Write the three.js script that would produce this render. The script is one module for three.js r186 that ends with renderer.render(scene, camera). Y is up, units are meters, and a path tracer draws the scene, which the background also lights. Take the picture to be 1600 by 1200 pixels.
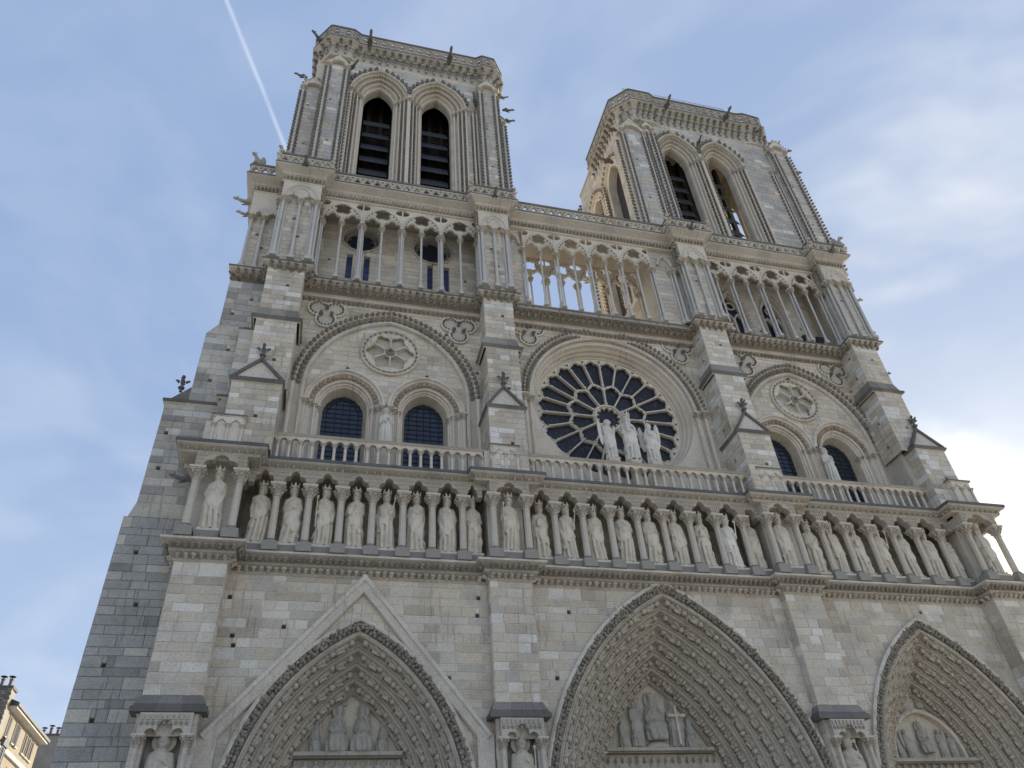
import * as THREE from 'three';
import { mergeVertices, toCreasedNormals } from 'three/addons/utils/BufferGeometryUtils.js';

// ------------------------------------------------------------ camera, sky, sun, exposure
const scene = new THREE.Scene();
const camera = new THREE.PerspectiveCamera(54.1, 1024 / 768, 0.1, 3000);
camera.position.set(-15.7, 1.6, 30.5);
{
  const right = new THREE.Vector3(0.96832, -0.06368, 0.241456), up = new THREE.Vector3(-0.104333, 0.775322, 0.622889), back = new THREE.Vector3(-0.226872, -0.628348, 0.744116);
  camera.quaternion.setFromRotationMatrix(new THREE.Matrix4().makeBasis(right, up, back));
}
const renderer = new THREE.WebGLRenderer({ antialias: true });
renderer.toneMapping = THREE.LinearToneMapping;
renderer.toneMappingExposure = 1.68;
renderer.shadowMap.enabled = true;

let seedState = 20240611;
function rnd() { seedState |= 0; seedState = seedState + 0x6D2B79F5 | 0; let t = Math.imul(seedState ^ seedState >>> 15, 1 | seedState); t = t + Math.imul(t ^ t >>> 7, 61 | t) ^ t; return ((t ^ t >>> 14) >>> 0) / 4294967296; }
const rr = (a, b) => a + (b - a) * rnd();
const clamp = (v, a, b) => v < a ? a : v > b ? b : v;
const smooth = (a, b, v) => { const t = clamp((v - a) / (b - a), 0, 1); return t * t * (3 - 2 * t); };
const mix = (a, b, t) => a + (b - a) * t;
function hash3(x, y, z) { let h = Math.imul(x, 374761393) ^ Math.imul(y, 668265263) ^ Math.imul(z, 2147483647 - 1274126177); h = Math.imul(h ^ h >>> 13, 1274126177); return ((h ^ h >>> 16) >>> 0) / 4294967296; }
function vnoise(x, y, z) {
  const xi = Math.floor(x), yi = Math.floor(y), zi = Math.floor(z), f = (t) => t * t * (3 - 2 * t), u = f(x - xi), v = f(y - yi), w = f(z - zi);
  const L = (a, b, t) => a + (b - a) * t, h = hash3;
  return L(L(L(h(xi, yi, zi), h(xi + 1, yi, zi), u), L(h(xi, yi + 1, zi), h(xi + 1, yi + 1, zi), u), v), L(L(h(xi, yi, zi + 1), h(xi + 1, yi, zi + 1), u), L(h(xi, yi + 1, zi + 1), h(xi + 1, yi + 1, zi + 1), u), v), w);
}
function fbm(x, y, z, n = 5) { let a = 0.5, s = 0, t = 0; for (let i = 0; i < n; i++) { s += a * vnoise(x, y, z); t += a; a *= 0.5; x *= 2.03; y *= 2.03; z *= 2.03; } return s / t; }

const SUN_AZ = 51.6 * Math.PI / 180, SUN_EL = 18.6 * Math.PI / 180;
const sunDir = new THREE.Vector3(Math.sin(SUN_AZ) * Math.cos(SUN_EL), Math.sin(SUN_EL), -Math.cos(SUN_AZ) * Math.cos(SUN_EL));
{ // thin, high winter-morning sky: blue overhead, paler low down, a veil of cirrus, white round the sun, one contrail
  const W = 2048, H = 1024, data = new Float32Array(W * H * 4);
  const tA = new THREE.Vector3(-0.163, 0.885, -0.437).normalize(), tB = new THREE.Vector3(-0.091, 0.819, -0.566).normalize();
  const tN = tA.clone().cross(tB).normalize(), tDir = tB.clone().sub(tA).normalize();
  for (let j = 0; j < H; j++) {
    const el = ((j + 0.5) / H - 0.5) * Math.PI, sy = Math.sin(el), cy = Math.cos(el);
    for (let i = 0; i < W; i++) {
      const ph = ((i + 0.5) / W - 0.5) * 2 * Math.PI, x = Math.cos(ph) * cy, z = Math.sin(ph) * cy, y = sy, yy = Math.max(y, 0);
      const low = Math.pow(1 - yy, 2.2);
      const hz = Math.exp(-yy / 0.10);
      let r = mix(0.162, 0.265, low) + 0.66 * hz, g = mix(0.238, 0.365, low) + 0.60 * hz, b = mix(0.395, 0.525, low) + 0.46 * hz;
      const cosg = clamp(x * sunDir.x + y * sunDir.y + z * sunDir.z, -1, 1), ga = Math.acos(cosg) * 180 / Math.PI;
      // cirrus veil: noise on a flat layer high above
      const k = 1 / (yy + 0.16), px = x * k, pz = z * k;
      const wq = fbm(px * 1.3 + 5, pz * 1.3, 3.1, 3) - 0.5;
      const ca = px * 0.86 + pz * 0.5, cb = -px * 0.5 + pz * 0.86;
      let cl = fbm(ca * 2.0 + wq * 2.2, cb * 5.2 + wq * 3.0, 1.7, 5);
      const broad = fbm(px * 0.55 + 9, pz * 0.55 + 4, 7.3, 3);
      const fine = fbm(ca * 6 + wq * 5, cb * 9 + wq * 4, 4.4, 5), mott = fbm(px * 9, pz * 9, 6.2, 4);
      cl = smooth(0.40, 0.70, cl * 0.50 + broad * 0.26 + fine * 0.24) * (0.30 + 0.42 * smooth(80, 15, ga)) + 0.10 * smooth(0.42, 0.66, broad) + 0.22 * (fine - 0.42) + 0.16 * (mott - 0.5);
      const near = smooth(95, 8, ga);
      const cr = mix(0.38, 0.60, near), cg = mix(0.44, 0.61, near), cbl = mix(0.545, 0.62, near);
      const ca2 = clamp(cl * 0.62, 0, 0.8);
      r = mix(r, cr, ca2); g = mix(g, cg, ca2); b = mix(b, cbl, ca2);
      // brightening towards the sun
      const gl = 0.58 * Math.exp(-ga / 4.5) + 0.17 * Math.exp(-ga / 12) + 0.09 * Math.exp(-ga / 45);
      r += gl * 1.15; g += gl * 0.98; b += gl * 0.62;
      // contrail
      const dv = x * tN.x + y * tN.y + z * tN.z, al = (x - tA.x) * tDir.x + (y - tA.y) * tDir.y + (z - tA.z) * tDir.z;
      if (Math.abs(dv) < 0.012 && al > -0.5 && al < 0.42 && y > 0.3) {
        const wd = 0.0013 + 0.0006 * (fbm(al * 60, dv * 100, 2, 3) - 0.5), t = Math.exp(-Math.pow((dv + 0.002 * (fbm(al * 26, 0, 5, 2) - 0.5)) / wd, 2)) * (0.36 + 0.5 * fbm(al * 45, dv * 260, 9, 3)) * smooth(0.42, 0.25, al);
        r = mix(r, 0.66, t * 0.8); g = mix(g, 0.70, t * 0.8); b = mix(b, 0.76, t * 0.8);
      }
      const o = (j * W + i) * 4; data[o] = r; data[o + 1] = g; data[o + 2] = b; data[o + 3] = 1;
    }
  }
  const sky = new THREE.DataTexture(data, W, H, THREE.RGBAFormat, THREE.FloatType);
  sky.mapping = THREE.EquirectangularReflectionMapping; sky.magFilter = sky.minFilter = THREE.LinearFilter; sky.wrapS = THREE.RepeatWrapping; sky.needsUpdate = true;
  scene.background = sky; scene.environment = sky;
}
const sun = new THREE.DirectionalLight(new THREE.Color(1.0, 0.86, 0.66), 5.0);
sun.position.copy(sunDir).multiplyScalar(150); sun.castShadow = true; sun.shadow.radius = 1; sun.shadow.mapSize.set(2048, 2048);
Object.assign(sun.shadow.camera, { left: -70, right: 70, top: 70, bottom: -70, near: 1, far: 320 });
scene.add(sun); scene.add(sun.target);

// ------------------------------------------------------------ mesh helpers
const V = (x, y, z) => new THREE.Vector3(x, y, z);
class MB { // collects faces with normals and colours; build() makes one mesh of them
  constructor() { this.p = []; this.n = []; this.c = []; }
  tri(a, b, c, col) {
    const ux = b[0] - a[0], uy = b[1] - a[1], uz = b[2] - a[2], vx = c[0] - a[0], vy = c[1] - a[1], vz = c[2] - a[2];
    let nx = uy * vz - uz * vy, ny = uz * vx - ux * vz, nz = ux * vy - uy * vx; const l = Math.hypot(nx, ny, nz);
    if (l < 1e-9) return; nx /= l; ny /= l; nz /= l;
    this.p.push(a[0], a[1], a[2], b[0], b[1], b[2], c[0], c[1], c[2]);
    for (let k = 0; k < 3; k++) { this.n.push(nx, ny, nz); this.c.push(col[0], col[1], col[2]); }
  }
  quad(a, b, c, d, col) { this.tri(a, b, c, col); this.tri(a, c, d, col); }
  box(x0, x1, y0, y1, z0, z1, col) {
    const A = [x0, y0, z1], B = [x1, y0, z1], C = [x1, y1, z1], D = [x0, y1, z1], E = [x0, y0, z0], F = [x1, y0, z0], G = [x1, y1, z0], H = [x0, y1, z0];
    this.quad(A, B, C, D, col); this.quad(F, E, H, G, col); this.quad(E, A, D, H, col); this.quad(B, F, G, C, col); this.quad(D, C, G, H, col); this.quad(E, F, B, A, col);
  }
  geo(g, m, col) {
    const P = g.attributes.position, N = g.attributes.normal, ix = g.index, n = ix ? ix.count : P.count, v = V(0, 0, 0), nm = m ? new THREE.Matrix3().getNormalMatrix(m) : null;
    const flip = m && m.determinant() < 0, C = g.attributes.color;
    for (let i = 0; i < n; i++) {
      let j = flip ? (i % 3 === 1 ? i + 1 : i % 3 === 2 ? i - 1 : i) : i; j = ix ? ix.getX(j) : j;
      v.fromBufferAttribute(P, j); if (m) v.applyMatrix4(m); this.p.push(v.x, v.y, v.z);
      v.fromBufferAttribute(N, j); if (m) v.applyMatrix3(nm).normalize(); this.n.push(v.x, v.y, v.z);
      if (C && !col) this.c.push(C.getX(j), C.getY(j), C.getZ(j)); else this.c.push(col[0], col[1], col[2]);
    }
    return this;
  }
  geometry(ox = 0, oy = 0, oz = 0) {
    const g = new THREE.BufferGeometry(), n = this.p.length / 3, uv = new Float32Array(n * 2), P = this.p, N = this.n;
    for (let i = 0; i < n; i++) {
      const x = P[3 * i], y = P[3 * i + 1], z = P[3 * i + 2], ax = Math.abs(N[3 * i]), ay = Math.abs(N[3 * i + 1]), az = Math.abs(N[3 * i + 2]);
      if (ay > 0.75) { uv[2 * i] = x / 4; uv[2 * i + 1] = z / 4; } else if (ax > az) { uv[2 * i] = z / 4 + 0.37; uv[2 * i + 1] = y / 4; } else { uv[2 * i] = x / 4; uv[2 * i + 1] = y / 4; }
      P[3 * i] -= ox; P[3 * i + 1] -= oy; P[3 * i + 2] -= oz;
    }
    g.setAttribute('position', new THREE.Float32BufferAttribute(P, 3)); g.setAttribute('normal', new THREE.Float32BufferAttribute(N, 3));
    g.setAttribute('color', new THREE.Float32BufferAttribute(this.c, 3)); g.setAttribute('uv', new THREE.BufferAttribute(uv, 2));
    return g;
  }
  build(name, m, parent) { return mesh(name, this.geometry(), m, parent); }
}
const usedNames = new Map();
const numbered = (name) => { const n = usedNames.get(name) ?? 0; usedNames.set(name, n + 1); return n ? name + '_' + String(n).padStart(3, '0') : name; };
function mesh(name, g, m, parent = scene) { const o = new THREE.Mesh(g, m); o.name = numbered(name); o.castShadow = o.receiveShadow = true; parent.add(o); return o; }
function group(name, parent = scene) { const o = new THREE.Group(); o.name = numbered(name); parent.add(o); return o; }
function tag(o, label, category, grp, kind) { o.userData.label = label; if (category) o.userData.category = category; if (grp) o.userData.group = grp; if (kind) o.userData.kind = kind; return o; }
const M4 = (x, y, z, ry = 0, s = 1) => new THREE.Matrix4().compose(V(x, y, z), new THREE.Quaternion().setFromEuler(new THREE.Euler(0, ry, 0)), typeof s === 'number' ? V(s, s, s) : s);
const basis = (p, ex, ey, ez, s = 1) => new THREE.Matrix4().makeBasis(ex.clone().multiplyScalar(s), ey.clone().multiplyScalar(s), ez.clone().multiplyScalar(s)).setPosition(p);
const creased = (g, a = 0.7) => toCreasedNormals(g, a);

// ------------------------------------------------------------ materials (computed grain only; tone comes from each stone's own colour)
function noiseTexture(size, fn, srgb) {
  const d = new Uint8Array(size * size * 4);
  for (let j = 0; j < size; j++) for (let i = 0; i < size; i++) { const c = fn(i / size, j / size), o = (j * size + i) * 4; d[o] = clamp(c[0], 0, 1) * 255; d[o + 1] = clamp(c[1], 0, 1) * 255; d[o + 2] = clamp(c[2], 0, 1) * 255; d[o + 3] = 255; }
  const t = new THREE.DataTexture(d, size, size, THREE.RGBAFormat); t.wrapS = t.wrapT = THREE.RepeatWrapping; t.magFilter = THREE.LinearFilter; t.minFilter = THREE.LinearMipmapLinearFilter; t.generateMipmaps = true; if (srgb) t.colorSpace = THREE.SRGBColorSpace; t.needsUpdate = true; return t;
}
const TS = 1024;
const tileFbm = (u, v, f, ox, n) => { // periodic value noise
  let a = 0.5, s = 0, t = 0;
  for (let o = 0; o < n; o++) { const F = f << o, x = u * F, y = v * F, xi = Math.floor(x), yi = Math.floor(y), h = (i, j) => hash3(((i % F) + F) % F + ox, ((j % F) + F) % F, o + 11), q = (w) => w * w * (3 - 2 * w), fx = q(x - xi), fy = q(y - yi); s += a * mix(mix(h(xi, yi), h(xi + 1, yi), fx), mix(h(xi, yi + 1), h(xi + 1, yi + 1), fx), fy); t += a; a *= 0.55; }
  return s / t;
};
const tileAniso = (u, v, fx, fy, ox) => { const x = u * fx, y = v * fy, xi = Math.floor(x), yi = Math.floor(y), h = (i, j) => hash3(((i % fx) + fx) % fx + ox, ((j % fy) + fy) % fy, 77), q = (w) => w * w * (3 - 2 * w); return mix(mix(h(xi, yi), h(xi + 1, yi), q(x - xi)), mix(h(xi, yi + 1), h(xi + 1, yi + 1), q(x - xi)), q(y - yi)); };
const grainHeight = new Float32Array(TS * TS);
const stoneMap = noiseTexture(TS, (u, v) => {
  const big = tileFbm(u, v, 4, 1, 4), bed = tileFbm(u * 1, v * 1, 3, 40, 2), fine = tileFbm(u, v, 96, 80, 3), streak = tileFbm(u, v, 64, 120, 1) * 0.5 + tileFbm(u * 1, v, 8, 60, 2) * 0.5;
  const band = 0.5 + 0.5 * Math.sin((v * 46 + bed * 5) * Math.PI * 2);
  const pit = smooth(0.74, 0.82, tileFbm(u, v, 200, 200, 2)) * smooth(0.50, 0.64, big);
  let k = 0.80 + 0.26 * (big - 0.5) + 0.20 * (fine - 0.5) + 0.05 * (band - 0.5) * smooth(0.4, 0.6, streak) - 0.30 * pit - 0.16 * smooth(0.55, 0.95, 0.6 * tileAniso(u, v, 44, 3, 500) + 0.4 * tileAniso(u, v, 120, 7, 600)) * smooth(0.42, 0.6, tileFbm(u, v, 3, 700, 2));
  grainHeight[Math.min(TS * TS - 1, Math.round(v * TS) * TS + Math.round(u * TS))] = clamp(0.5 + 0.6 * (fine - 0.5) + 0.3 * (big - 0.5) - 0.6 * pit, 0, 1);
  const warm = 0.02 * (tileFbm(u, v, 6, 300, 2) - 0.5);
  return [k + 0.155 + warm, k + 0.155, k + 0.155 - warm * 1.6];
}, true);
const stoneBump = noiseTexture(TS, (u, v) => { const h = grainHeight[Math.round(v * TS) * TS + Math.round(u * TS)]; return [h, h, h]; });
const stone = new THREE.MeshStandardMaterial({ color: 0xffffff, vertexColors: true, map: stoneMap, bumpMap: stoneBump, bumpScale: 0.018, roughness: 0.93 });
const carvedMap = noiseTexture(512, (u, v) => { const k = 0.86 + 0.22 * (tileFbm(u, v, 6, 31, 4) - 0.5) + 0.12 * (tileFbm(u, v, 64, 33, 2) - 0.5); return [k + 0.10, k + 0.10, k + 0.09]; }, true);
const carvedStone = new THREE.MeshStandardMaterial({ color: 0xffffff, vertexColors: true, map: carvedMap, roughness: 0.92 });
const plainStone = new THREE.MeshStandardMaterial({ color: 0xffffff, vertexColors: true, map: stoneMap, roughness: 0.9 });
const leadMat = new THREE.MeshStandardMaterial({ color: 0xffffff, vertexColors: true, map: stoneMap, bumpMap: stoneBump, bumpScale: 0.01, roughness: 0.7, metalness: 0.1 });
const slateMat = new THREE.MeshStandardMaterial({ color: 0xffffff, vertexColors: true, map: stoneMap, roughness: 0.75 });
const ironMat = new THREE.MeshStandardMaterial({ color: new THREE.Color(0.02, 0.021, 0.024), roughness: 0.6, metalness: 0.2 });
const glassMap = noiseTexture(512, (u, v) => { const n = tileFbm(u, v, 48, 5, 2), m = tileFbm(u, v, 6, 9, 3), s = smooth(0.60, 0.78, n) * 0.20; return [0.055 + s * 0.8 + m * 0.03, 0.06 + s * 0.8 + m * 0.03, 0.085 + s * 0.95 + m * 0.04]; }, true);
const glassMat = new THREE.MeshStandardMaterial({ color: 0xffffff, map: glassMap, roughness: 0.5, metalness: 0 });
const paneMat = new THREE.MeshStandardMaterial({ color: new THREE.Color(0.020, 0.028, 0.048), roughness: 0.22, metalness: 0 });

// stone tones, linear base colours
const shade = (c, k) => [c[0] * k, c[1] * k, c[2] * k];
const jit = (c, a = 0.06) => shade(c, 1 + rr(-a, a));
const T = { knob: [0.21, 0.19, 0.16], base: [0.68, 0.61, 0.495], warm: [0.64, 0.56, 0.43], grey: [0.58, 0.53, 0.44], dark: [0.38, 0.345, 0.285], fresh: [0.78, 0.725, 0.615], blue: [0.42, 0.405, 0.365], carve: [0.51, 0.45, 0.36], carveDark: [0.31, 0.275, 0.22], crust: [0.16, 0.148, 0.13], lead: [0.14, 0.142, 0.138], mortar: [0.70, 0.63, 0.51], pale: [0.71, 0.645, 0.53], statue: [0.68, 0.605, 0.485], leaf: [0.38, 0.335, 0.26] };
const patch = (x, y, z) => 0.84 + 0.32 * fbm(x * 0.22 + 3, y * 0.22, z * 0.22 + 8, 3);
// ------------------------------------------------------------ builders for masonry
// a moulding run along a plan [[x, z], ...] walked with the outside on the left hand; prof: [[out, y], ...] from below upwards; colours: one tone per profile step
function planOffset(plan, out) {
  const n = plan.length, res = [];
  for (let i = 0; i < n; i++) {
    const a = plan[Math.max(0, i - 1)], b = plan[i], c = plan[Math.min(n - 1, i + 1)];
    const nrm = (p, q) => { const dx = q[0] - p[0], dz = q[1] - p[1], l = Math.hypot(dx, dz) || 1; return [-dz / l, dx / l]; };
    let n1 = i > 0 ? nrm(a, b) : nrm(b, c), n2 = i < n - 1 ? nrm(b, c) : n1; if (i === 0) n1 = n2;
    const k = 1 / Math.max(0.25, 1 + n1[0] * n2[0] + n1[1] * n2[1]);
    res.push([b[0] + (n1[0] + n2[0]) * k * out, b[1] + (n1[1] + n2[1]) * k * out]);
  }
  return res;
}
function run(mb, plan, prof, tones, piece = 1.3, jitter = 0.06) {
  const offs = prof.map((q) => planOffset(plan, q[0]));
  for (let i = 0; i + 1 < plan.length; i++) {
    const L = Math.hypot(plan[i + 1][0] - plan[i][0], plan[i + 1][1] - plan[i][1]), m = Math.max(1, Math.round(L / piece));
    for (let s = 0; s < m; s++) {
      const k = 1 + rr(-jitter, jitter), t0 = s / m, t1 = (s + 1) / m;
      for (let j = 0; j + 1 < prof.length; j++) {
        const P = (o, y, t) => [mix(o[i][0], o[i + 1][0], t), y, mix(o[i][1], o[i + 1][1], t)];
        const tone = Array.isArray(tones[0]) ? tones[Math.min(j, tones.length - 1)] : tones;
        mb.quad(P(offs[j], prof[j][1], t0), P(offs[j], prof[j][1], t1), P(offs[j + 1], prof[j + 1][1], t1), P(offs[j + 1], prof[j + 1][1], t0), shade(tone, k));
      }
    }
  }
}
function along(plan, out, step, fn, margin = 0.1) { // fn(x, z, outward angle, index)
  const o = planOffset(plan, out); let id = 0;
  for (let i = 0; i + 1 < o.length; i++) {
    const dx = o[i + 1][0] - o[i][0], dz = o[i + 1][1] - o[i][1], L = Math.hypot(dx, dz), usable = L - 2 * margin; if (usable < 0.05) continue;
    const m = Math.max(1, Math.round(usable / step)), ry = Math.atan2(-dz, dx);
    for (let k = 0; k < m; k++) { const t = (margin + usable * (k + 0.5) / m) / L; fn(o[i][0] + dx * t, o[i][1] + dz * t, ry, id++); }
  }
}
// pointed (or round, h = w) arch geometry
function arch(cx, ys, w, h) {
  const c = (h * h - w * w) / (2 * w), r = w + c;
  return {
    cx, ys, w, h, c, r,
    half(y, d = 0) { if (y <= ys) return w - d; const q = (r - d) * (r - d) - (y - ys) * (y - ys); return q <= 0 ? 0 : Math.max(0, Math.sqrt(q) - c); },
    apex(d = 0) { return ys + Math.sqrt(Math.max(0, (r - d) * (r - d) - c * c)); },
    len(d = 0) { return (r - d) * Math.acos(clamp(c / (r - d), -1, 1)); },
    at(side, s, d = 0) { // side -1 left, 1 right; s: arc length from the springing
      const R = r - d, a = s / R, x = cx + side * (R * Math.cos(a) - c), y = ys + R * Math.sin(a);
      return { x, y, tx: -side * Math.sin(a), ty: Math.cos(a), nx: -side * Math.cos(a), ny: -Math.sin(a) };
    },
  };
}
function archSweep(mb, A, prof, { yb = A.ys, seg = 14, tones = T.base, jitter = 0.05, flip = false, voussoir = 0 } = {}) {
  const cols = prof.map(([d]) => {
    const R = A.r - d, am = Math.acos(clamp(A.c / R, -1, 1)), L = [], hw = A.w - d;
    if (yb < A.ys - 1e-6) L.push([A.cx - hw, yb]);
    for (let k = 0; k <= seg; k++) { const a = am * k / seg; L.push([A.cx + A.c - R * Math.cos(a), A.ys + R * Math.sin(a)]); }
    for (let k = seg - 1; k >= 0; k--) { const a = am * k / seg; L.push([A.cx - A.c + R * Math.cos(a), A.ys + R * Math.sin(a)]); }
    if (yb < A.ys - 1e-6) L.push([A.cx + hw, yb]);
    return L;
  });
  const n = cols[0].length; let kk = 1;
  for (let i = 0; i + 1 < n; i++) {
    if (!voussoir || i % voussoir === 0) kk = 1 + rr(-jitter, jitter);
    for (let j = 0; j + 1 < prof.length; j++) {
      const tone = Array.isArray(tones[0]) ? tones[Math.min(j, tones.length - 1)] : tones;
      const a = [cols[j][i][0], cols[j][i][1], prof[j][1]], b = [cols[j + 1][i][0], cols[j + 1][i][1], prof[j + 1][1]], c = [cols[j + 1][i + 1][0], cols[j + 1][i + 1][1], prof[j + 1][1]], d = [cols[j][i + 1][0], cols[j][i + 1][1], prof[j][1]];
      if (flip) mb.quad(d, c, b, a, shade(tone, kk)); else mb.quad(a, b, c, d, shade(tone, kk));
    }
  }
}
function ringSweep(mb, cx, cy, prof, { seg = 56, tones = T.base, a0 = 0, a1 = Math.PI * 2, jitter = 0.05, voussoir = 2 } = {}) { // prof: [[radius, z], ...] from the outside in
  let kk = 1;
  for (let i = 0; i < seg; i++) {
    const u = a0 + (a1 - a0) * i / seg, v = a0 + (a1 - a0) * (i + 1) / seg; if (i % voussoir === 0) kk = 1 + rr(-jitter, jitter);
    for (let j = 0; j + 1 < prof.length; j++) {
      const P = (q, a) => [cx + q[0] * Math.cos(a), cy + q[0] * Math.sin(a), q[1]], tone = Array.isArray(tones[0]) ? tones[Math.min(j, tones.length - 1)] : tones;
      mb.quad(P(prof[j], u), P(prof[j], v), P(prof[j + 1], v), P(prof[j + 1], u), shade(tone, kk));
    }
  }
}
// roll-and-hollow orders between (d0, z0) and (d1, z1): steps of a fillet, a hollow and a roll
function orders(n, d0, d1, z0, z1, roll = 0.30) {
  const P = [[d0, z0]], wd = (d1 - d0) / n, wz = (z1 - z0) / n;
  for (let k = 0; k < n; k++) {
    const a = d0 + wd * k, b = z0 + wz * k, R = Math.min(wd, -wz) * roll;
    // flat face, then a half-round roll on the arris, then the hollow going back
    P.push([a + wd - 2 * R, b], [a + wd - 1.7 * R, b + 0.6 * R], [a + wd - 0.9 * R, b + 0.75 * R], [a + wd - 0.1 * R, b + 0.2 * R], [a + wd + 0.15 * R, b - 0.6 * R], [a + wd - 0.3 * R, b - 1.4 * R], [a + wd, b + wz]);
  }
  return P;
}

// ashlar: courses of separate stones on a mortar bed; map(u, y, depth) places them
const STONES = [], mortarMB = new MB(), coreMB = new MB();
function ashlar({ map, y0, y1, spans, ch = 0.44, lmin = 0.6, lmax = 1.35, tone, mortar = T.mortar, holes = [], keep = 1, chVar = 0.14, joint = 0.006, wob = 0.006 }) {
  let y = y0, row = 0;
  while (y < y1 - 0.02) {
    let hgt = ch * (1 + rr(-chVar, chVar)); if (y1 - (y + hgt) < ch * 0.5) hgt = y1 - y;
    const ya = y, yb = y + hgt, sa = spans(ya + 1e-4), sb = spans(yb - 1e-4); y = yb; row++;
    for (let k = 0; k < sa.length; k++) {
      const [a0, b0] = sa[k], [a1, b1] = sb[k] ?? sa[k];
      if (b0 - a0 < 0.02 && b1 - a1 < 0.02) continue;
      const wmax = Math.max(b0 - a0, b1 - a1), cuts = [0];
      let pos = 0, first = true; const L = Math.max(b0, b1) - Math.min(a0, a1), lo = Math.min(a0, a1);
      const xs = []; let x = lo + (row % 2 ? rr(0.45, 0.8) : rr(0.9, 1.0)) * rr(lmin, lmax);
      while (x < lo + L - lmin * 0.5) { xs.push(x); x += rr(lmin, lmax); }
      // hole cut in this course
      const hs = holes.filter((h) => h[1] >= ya && h[1] < yb && h[0] > Math.max(a0, a1) + 0.3 && h[0] < Math.min(b0, b1) - 0.3);
      let edges = [...xs]; for (const h of hs) edges = edges.filter((e) => Math.abs(e - h[0]) > 0.28).concat([h[0] - 0.085, h[0] + 0.085]); edges.sort((p, q) => p - q);
      let l0 = a0, l1 = a1;
      const put = (p0, q0, q1, p1, v0, v1) => {
        if (Math.max(q0 - p0, q1 - p1) < 0.03) return;
        STONES.push({ map, q: [[p0, v0], [q0, v0], [q1, v1], [p1, v1]], joint, d: rr(-wob, wob), col: tone((p0 + q0) / 2, (v0 + v1) / 2, map) });
      };
      const bed = (p0, q0, q1, p1, v0, v1) => { const c = jit(mortar, 0.04), D = -0.022; mortarMB.quad(map(p0, v0, D), map(q0, v0, D), map(q1, v1, D), map(p1, v1, D), c); };
      let bs0 = a0, bs1 = a1;
      for (const e of [...edges, null]) {
        const e0 = e === null ? b0 : clamp(e, a0, b0), e1 = e === null ? b1 : clamp(e, a1, b1);
        const hole = hs.find((h) => Math.abs(e0 - (h[0] + 0.085)) < 1e-6);
        if (hole) { // small putlog hole left open at the foot of the course
          const ht = Math.min(hgt - 0.05, 0.17);
          bed(bs0, l0, l1, bs1, ya, yb); bed(l0, e0, e1, l1, ya + ht, yb); put(l0, e0, e1, l1, ya + ht, yb); bs0 = e0; bs1 = e1;
          const Q = (u, v, d) => map(u, v, d), c = T.grey, B = -0.4, F = -0.012;
          mortarMB.quad(Q(l0, ya, F), Q(l0, ya, B), Q(l0, ya + ht, B), Q(l0, ya + ht, F), c); mortarMB.quad(Q(e0, ya, B), Q(e0, ya, F), Q(e0, ya + ht, F), Q(e0, ya + ht, B), c);
          mortarMB.quad(Q(l0, ya + ht, F), Q(l0, ya + ht, B), Q(e0, ya + ht, B), Q(e0, ya + ht, F), c); mortarMB.quad(Q(l0, ya, B), Q(l0, ya, F), Q(e0, ya, F), Q(e0, ya, B), c); mortarMB.quad(Q(l0, ya, B), Q(e0, ya, B), Q(e0, ya + ht, B), Q(l0, ya + ht, B), c);
        } else put(l0, e0, e1, l1, ya, yb);
        l0 = e0; l1 = e1;
      }
      bed(bs0, b0, b1, bs1, ya, yb);
    }
  }
}
function stoneFaces(mb, s) { // face, four bevels down to the mortar bed
  const { map, q, joint: j, d, col } = s, ch = 0.012, w = Math.max(q[1][0] - q[0][0], q[2][0] - q[3][0]); if (w < 0.05) return;
  const ins = (k) => [[q[0][0] + k, q[0][1] + k], [q[1][0] - k, q[1][1] + k], [q[2][0] - k, q[2][1] - k], [q[3][0] + k, q[3][1] - k]];
  const o = ins(j).map((e) => map(e[0], e[1], -0.026)), f = ins(j + ch).map((e, i) => map(e[0], e[1], d + (i % 2 ? 0.001 : -0.001)));
  mb.quad(f[0], f[1], f[2], f[3], col);
  for (let i = 0; i < 4; i++) { const k = (i + 1) % 4; mb.quad(o[i], o[k], f[k], f[i], col); }
}
const onFront = (z) => (u, y, d) => [u, y, z + d];          // u is x, seen from +z
const onLeft = (x) => (u, y, d) => [x - d, y, u];           // faces -x, u is z (grows towards the viewer)
const onRight = (x) => (u, y, d) => [x + d, y, -u];         // faces +x, u is -z
const onBack = (z) => (u, y, d) => [-u, y, z - d];          // faces -z, u is -x
const wallTone = (mixFresh, baseTone = T.base, alt = T.warm, freshTone = T.fresh) => (u, y, map) => {
  const p = map(u, y, 0), r = rnd(), pt = patch(p[0], p[1], p[2]);
  let c = r < mixFresh ? freshTone : r < mixFresh + 0.28 ? alt : r < mixFresh + 0.42 ? T.grey : r < mixFresh + 0.50 ? shade(alt, 0.82) : baseTone;
  return shade(c, (r < mixFresh ? rr(0.92, 1.04) : rr(0.92, 1.06)) * (r < mixFresh ? 1 : pt));
};
const rect = (a, b) => () => [[a, b]];

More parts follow.
